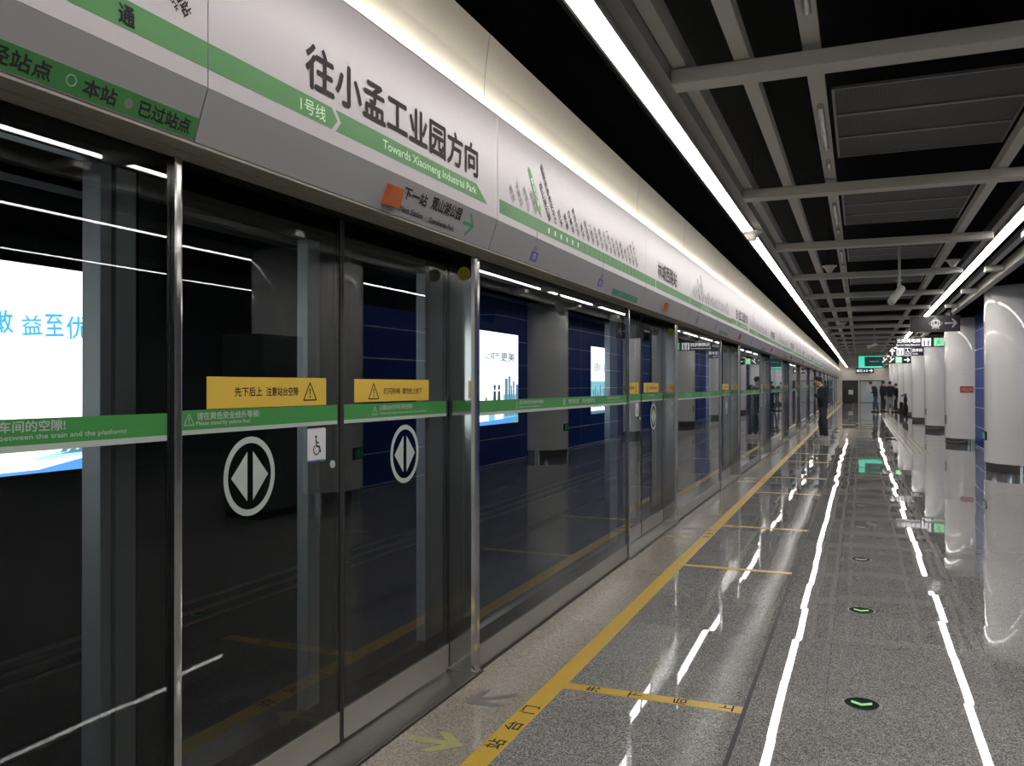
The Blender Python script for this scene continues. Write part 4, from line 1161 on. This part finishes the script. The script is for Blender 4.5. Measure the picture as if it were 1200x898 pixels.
def person(loc, rz, label, h=1.70, pose='stand', top=BLACKCLOTH, bottom=GREYCLOTH, shoes=SHOEB, cap=False, hood=False, long_coat=False, hair=HAIR, bow=0.0, stride=0.0, hold=None):
    """local frame: faces +Y, left hand at -X. built at 1.70 m then scaled"""
    r = thing('person', label, 'person', loc, 'people waiting on the platform')
    r.rotation_euler = (0, 0, rz)
    k = h / 1.70
    r.scale = (k, k, k)
    s = stride
    V, E, R = [], [], []
    def add(p, rad, prev=None):
        V.append(p); R.append(rad)
        if prev is not None: E.append((prev, len(V) - 1))
        return len(V) - 1
    pel = add((0, 0, .90), (.135, .10))
    wai = add((0, .0, 1.05), (.125, .09), pel)
    che = add((0, -.01 + bow * .05, 1.25), (.145, .10), wai)
    nkb = add((0, -.01 + bow * .12, 1.41), (.075, .065), che)
    nk = add((0, .015 + bow * .17, 1.475), (.05, .05), nkb)
    hb = add((0, .035 + bow * .24, 1.535), (.066, .075), nk)
    hm = add((0, .045 + bow * .30, 1.60), (.074, .09), hb)
    ht = add((0, .035 + bow * .30, 1.665), (.055, .068), hm)
    hands, arms, legs = [], [], []
    for sd in (-1, 1):
        sh = add((sd * .165, -.01 + bow * .10, 1.385), .058, nkb)
        if pose == 'phone':
            el = (sd * .215, .02 + bow * .1, 1.12); wr = (sd * .10, .25, 1.27) if sd < 0 else (sd * .11, .23, 1.22)
        elif pose == 'cross':
            el = (sd * .23, .03, 1.13); wr = (sd * .08, .20, 1.10)
        else:
            el = (sd * .235, -.02 + s * sd * .08, 1.12); wr = (sd * .245, .03 + s * sd * .16, .88)
        e = add(el, .042, sh); w = add(wr, .028, e)
        ev = Vector(wr) - Vector(el); ev.normalize()
        fw = ev if pose != 'phone' else Vector((-sd * .25, .45, .86)).normalized()
        palm = add(tuple(Vector(wr) + fw * .055), (.036, .018), w)
        side = fw.cross(Vector((0, 1, 0.2))); side.normalize()
        for q, ln in enumerate((.062, .072, .068, .052)):
            b0 = Vector(wr) + fw * .092 + side * (.027 - .018 * q)
            f1_ = add(tuple(b0), .0095, palm); f2_ = add(tuple(b0 + fw * ln * .6 + Vector((0, .012, 0))), .0085, f1_); add(tuple(b0 + fw * ln + Vector((0, .03, 0))), .007, f2_)
        t1 = add(tuple(Vector(wr) + fw * .035 + side * .036), .011, palm); add(tuple(Vector(wr) + fw * .075 + side * .055 + Vector((0, .012, 0))), .009, t1)
        arms.append((V[sh], el, wr)); hands.append(Vector(wr) + fw * .09)
        hp = add((sd * .088, 0, .79), .08, pel)
        kn = add((sd * (.10 + .0 * s), .02 + s * sd * .17, .48), .06, hp)
        an = add((sd * .105, -.02 + s * sd * .24, .10), .04, kn)
        add((sd * .11, .09 + s * sd * .24, .035), (.036, .028), an)
        legs.append((V[hp], V[kn], V[an]))
    skinned('body', V, E, R, SKIN, r, 0, 1)
    # jacket
    V2, E2_, R2 = [], [], []
    def add2(p, rad, prev=None):
        V2.append(p); R2.append(rad)
        if prev is not None: E2_.append((prev, len(V2) - 1))
        return len(V2) - 1
    low = .70 if long_coat else .84
    a0 = add2((0, .0, low), (.185, .14)); a1 = add2((0, .0, 1.04), (.175, .135), a0); a2 = add2((0, -.01 + bow * .05, 1.26), (.19, .14), a1); a3 = add2((0, -.015 + bow * .11, 1.41), (.11, .095), a2); a4 = add2((0, .0 + bow * .14, 1.455), (.078, .075), a3)
    for (sh, el, wr), sd in zip(arms, (-1, 1)):
        q = add2((sh[0], sh[1], sh[2] - .005), .085, a3); q2 = add2(el, .065, q); add2(tuple(Vector(el).lerp(Vector(wr), .9)), .047, q2)
    skinned('jacket', V2, E2_, R2, top, r, 1, 1)
    # trousers
    V3, E3_, R3 = [], [], []
    def add3(p, rad, prev=None):
        V3.append(p); R3.append(rad)
        if prev is not None: E3_.append((prev, len(V3) - 1))
        return len(V3) - 1
    bt = add3((0, 0, 1.02), (.14, .105))
    b0 = add3((0, 0, .93), (.15, .115), bt)
    for hp, kn, an in legs:
        q = add3((hp[0] * 1.08, hp[1], .77), .098, b0); q2 = add3(kn, .085, q); add3((an[0], an[1], .105), .066, q2)
    skinned('trousers', V3, E3_, R3, bottom, r, 0, 1)
    for hp, kn, an in legs:
        m = MB()
        x, y = an[0], an[1]
        m.prism([(x - .040, y - .065, 0), (x + .040, y - .065, 0), (x + .046, y + .09, 0), (x + .034, y + .165, 0), (x, y + .18, 0), (x - .034, y + .165, 0), (x - .046, y + .09, 0)], (0, 0, .045))
        m.prism([(x - .036, y - .058, .045), (x + .036, y - .058, .045), (x + .034, y + .05, .045), (x, y + .08, .045), (x - .034, y + .05, .045)], (0, -.012, .05))
        m.build('shoe', shoes, r, True, False)
    hy = .040 + bow * .30
    m = MB(); m.sphere((0, hy - .034, 1.648), .095, (.93, 1.02, .86), 20)
    m.build('hair', hair, r, True, False)
    f = MB()
    for sd in (-1, 1):
        f.sphere((sd * .03, hy + .088, 1.607), .010, (1, .6, .7), 8)
    f.build('eyes', HAIR, r, True, False)
    f = MB(); f.sphere((0, hy + .095, 1.585), .013, (.8, 1.1, 1.3), 10); f.build('nose', SKIN, r, True, False)
    f = MB(); f.sphere((0, hy + .082, 1.548), .020, (1.1, .5, .28), 10); f.build('mouth', pm('lip', (.35, .16, .14), .5), r, True, False)
    for sd in (-1, 1):
        f = MB(); f.sphere((sd * .078, hy + .0, 1.595), .022, (.4, .7, 1.2), 10); f.build('ear', SKIN, r, True, False)
    if cap:
        m = MB(); m.lathe([(.104, 1.640), (.106, 1.665), (.090, 1.705), (.05, 1.725), (.01, 1.73)], 0, hy - .015, 24)
        m.prism([(-.075, hy + .06, 1.642), (.075, hy + .06, 1.642), (.06, hy + .15, 1.630), (0, hy + .17, 1.628), (-.06, hy + .15, 1.630)], (0, 0, .008))
        m.build('cap', BLACKCLOTH, r, True, False)
    if hood:
        m = MB(); m.sphere((0, -.085 + bow * .08, 1.43), .10, (1.15, .8, .75), 18); m.build('hood', top, r, True, False)
    return r, hands

def to_world(root, p):
    bpy.context.view_layer.update()
    return root.matrix_world @ Vector(p)

man, mh = person((-.93, 24.6, 0), math.radians(90), 'person in black hooded jacket and cap looking at a phone by the screen', 1.73, 'phone', NAVYCLOTH, GREYCLOTH, SHOEW, cap=True, hood=True, bow=.35, stride=.25)
ph = to_world(man, mh[0])
q = MB(); q.box(ph.x - .10, ph.x - .0, ph.y - .035, ph.y + .035, ph.z - .004, ph.z + .006, .003)
tel = thing('phone', 'dark phone held by the person in the hooded jacket', 'phone', ph)
q2 = q.build('phone_body', BLACKCLOTH, tel)
tel.rotation_euler = (0, math.radians(48), 0)
tel.location = ph + Vector((-.0, 0, .05))

person((.80, 51.8, 0), math.radians(70), 'person in dark jacket and blue grey trousers leaning forward, leftmost of the far group', 1.70, 'cross', NAVYCLOTH, JEANS, SHOEB, bow=.9, stride=.6)
person((1.22, 53.0, 0), math.radians(-60), 'person in dark coat at the back of the far group, second from left', 1.74, 'stand', BLACKCLOTH, GREYCLOTH, SHOEB)
person((1.52, 51.0, 0), math.radians(5), 'person in black jacket and pale grey trousers, middle of the far group', 1.72, 'stand', BLACKCLOTH, PALECLOTH, SHOEB, bow=.1)
person((1.86, 52.2, 0), math.radians(80), 'person in black jacket and black trousers, rightmost of the far group', 1.60, 'cross', BLACKCLOTH, GREYCLOTH, SHOEB)
sc_ = thing('suitcase', 'small dark suitcase beside the far group of people', 'suitcase', (2.12, 50.5, 0))
MB().box(1.98, 2.26, 50.4, 50.64, .05, .60, .03).build('shell', BLACKCLOTH, sc_)
m = MB(); m.tube((2.05, 50.6, .6), (2.05, 50.6, .92), .01); m.tube((2.19, 50.6, .6), (2.19, 50.6, .92), .01); m.tube((2.05, 50.6, .92), (2.19, 50.6, .92), .014); m.build('handle', GREYCLOTH, sc_)
for x in (2.02, 2.22):
    m = MB(); m.tube((x - .012, 50.44, .025), (x + .012, 50.44, .025), .025); m.tube((x - .012, 50.6, .025), (x + .012, 50.6, .025), .025); m.build('wheel', RUBBER, sc_)
# folded trolley leaning by the fourth pillar
ft = thing('folded_trolley', 'black folded trolley standing by the far white pillar', 'trolley', (1.86, 42.0, 0))
m = MB(); m.tube((1.80, 42.0, .12), (1.86, 42.0, 1.12), .022); m.tube((1.92, 42.0, .12), (1.92, 42.0, 1.12), .022); m.tube((1.86, 42.0, 1.12), (1.92, 42.0, 1.12), .022)
m.build('frame', BLACKCLOTH, ft, True)
m = MB(); m.tube((1.88, 42, 1.10), (1.72, 42, 1.04), .022); m.tube((1.86, 42, .62), (1.70, 42, .58), .022); m.build('handle', BLACKCLOTH, ft, True)
m = MB(); m.sphere((1.88, 42.0, .42), .2, (.65, .6, 1.5), 14); m.sphere((1.89, 42.0, .86), .1, (.8, .6, 1.9), 12); m.build('bag', BLACKCLOTH, ft, True)
m = MB(); m.tube((1.78, 41.97, .06), (1.78, 42.03, .06), .06); m.tube((1.94, 41.97, .06), (1.94, 42.03, .06), .06); m.build('wheel', RUBBER, ft, True)
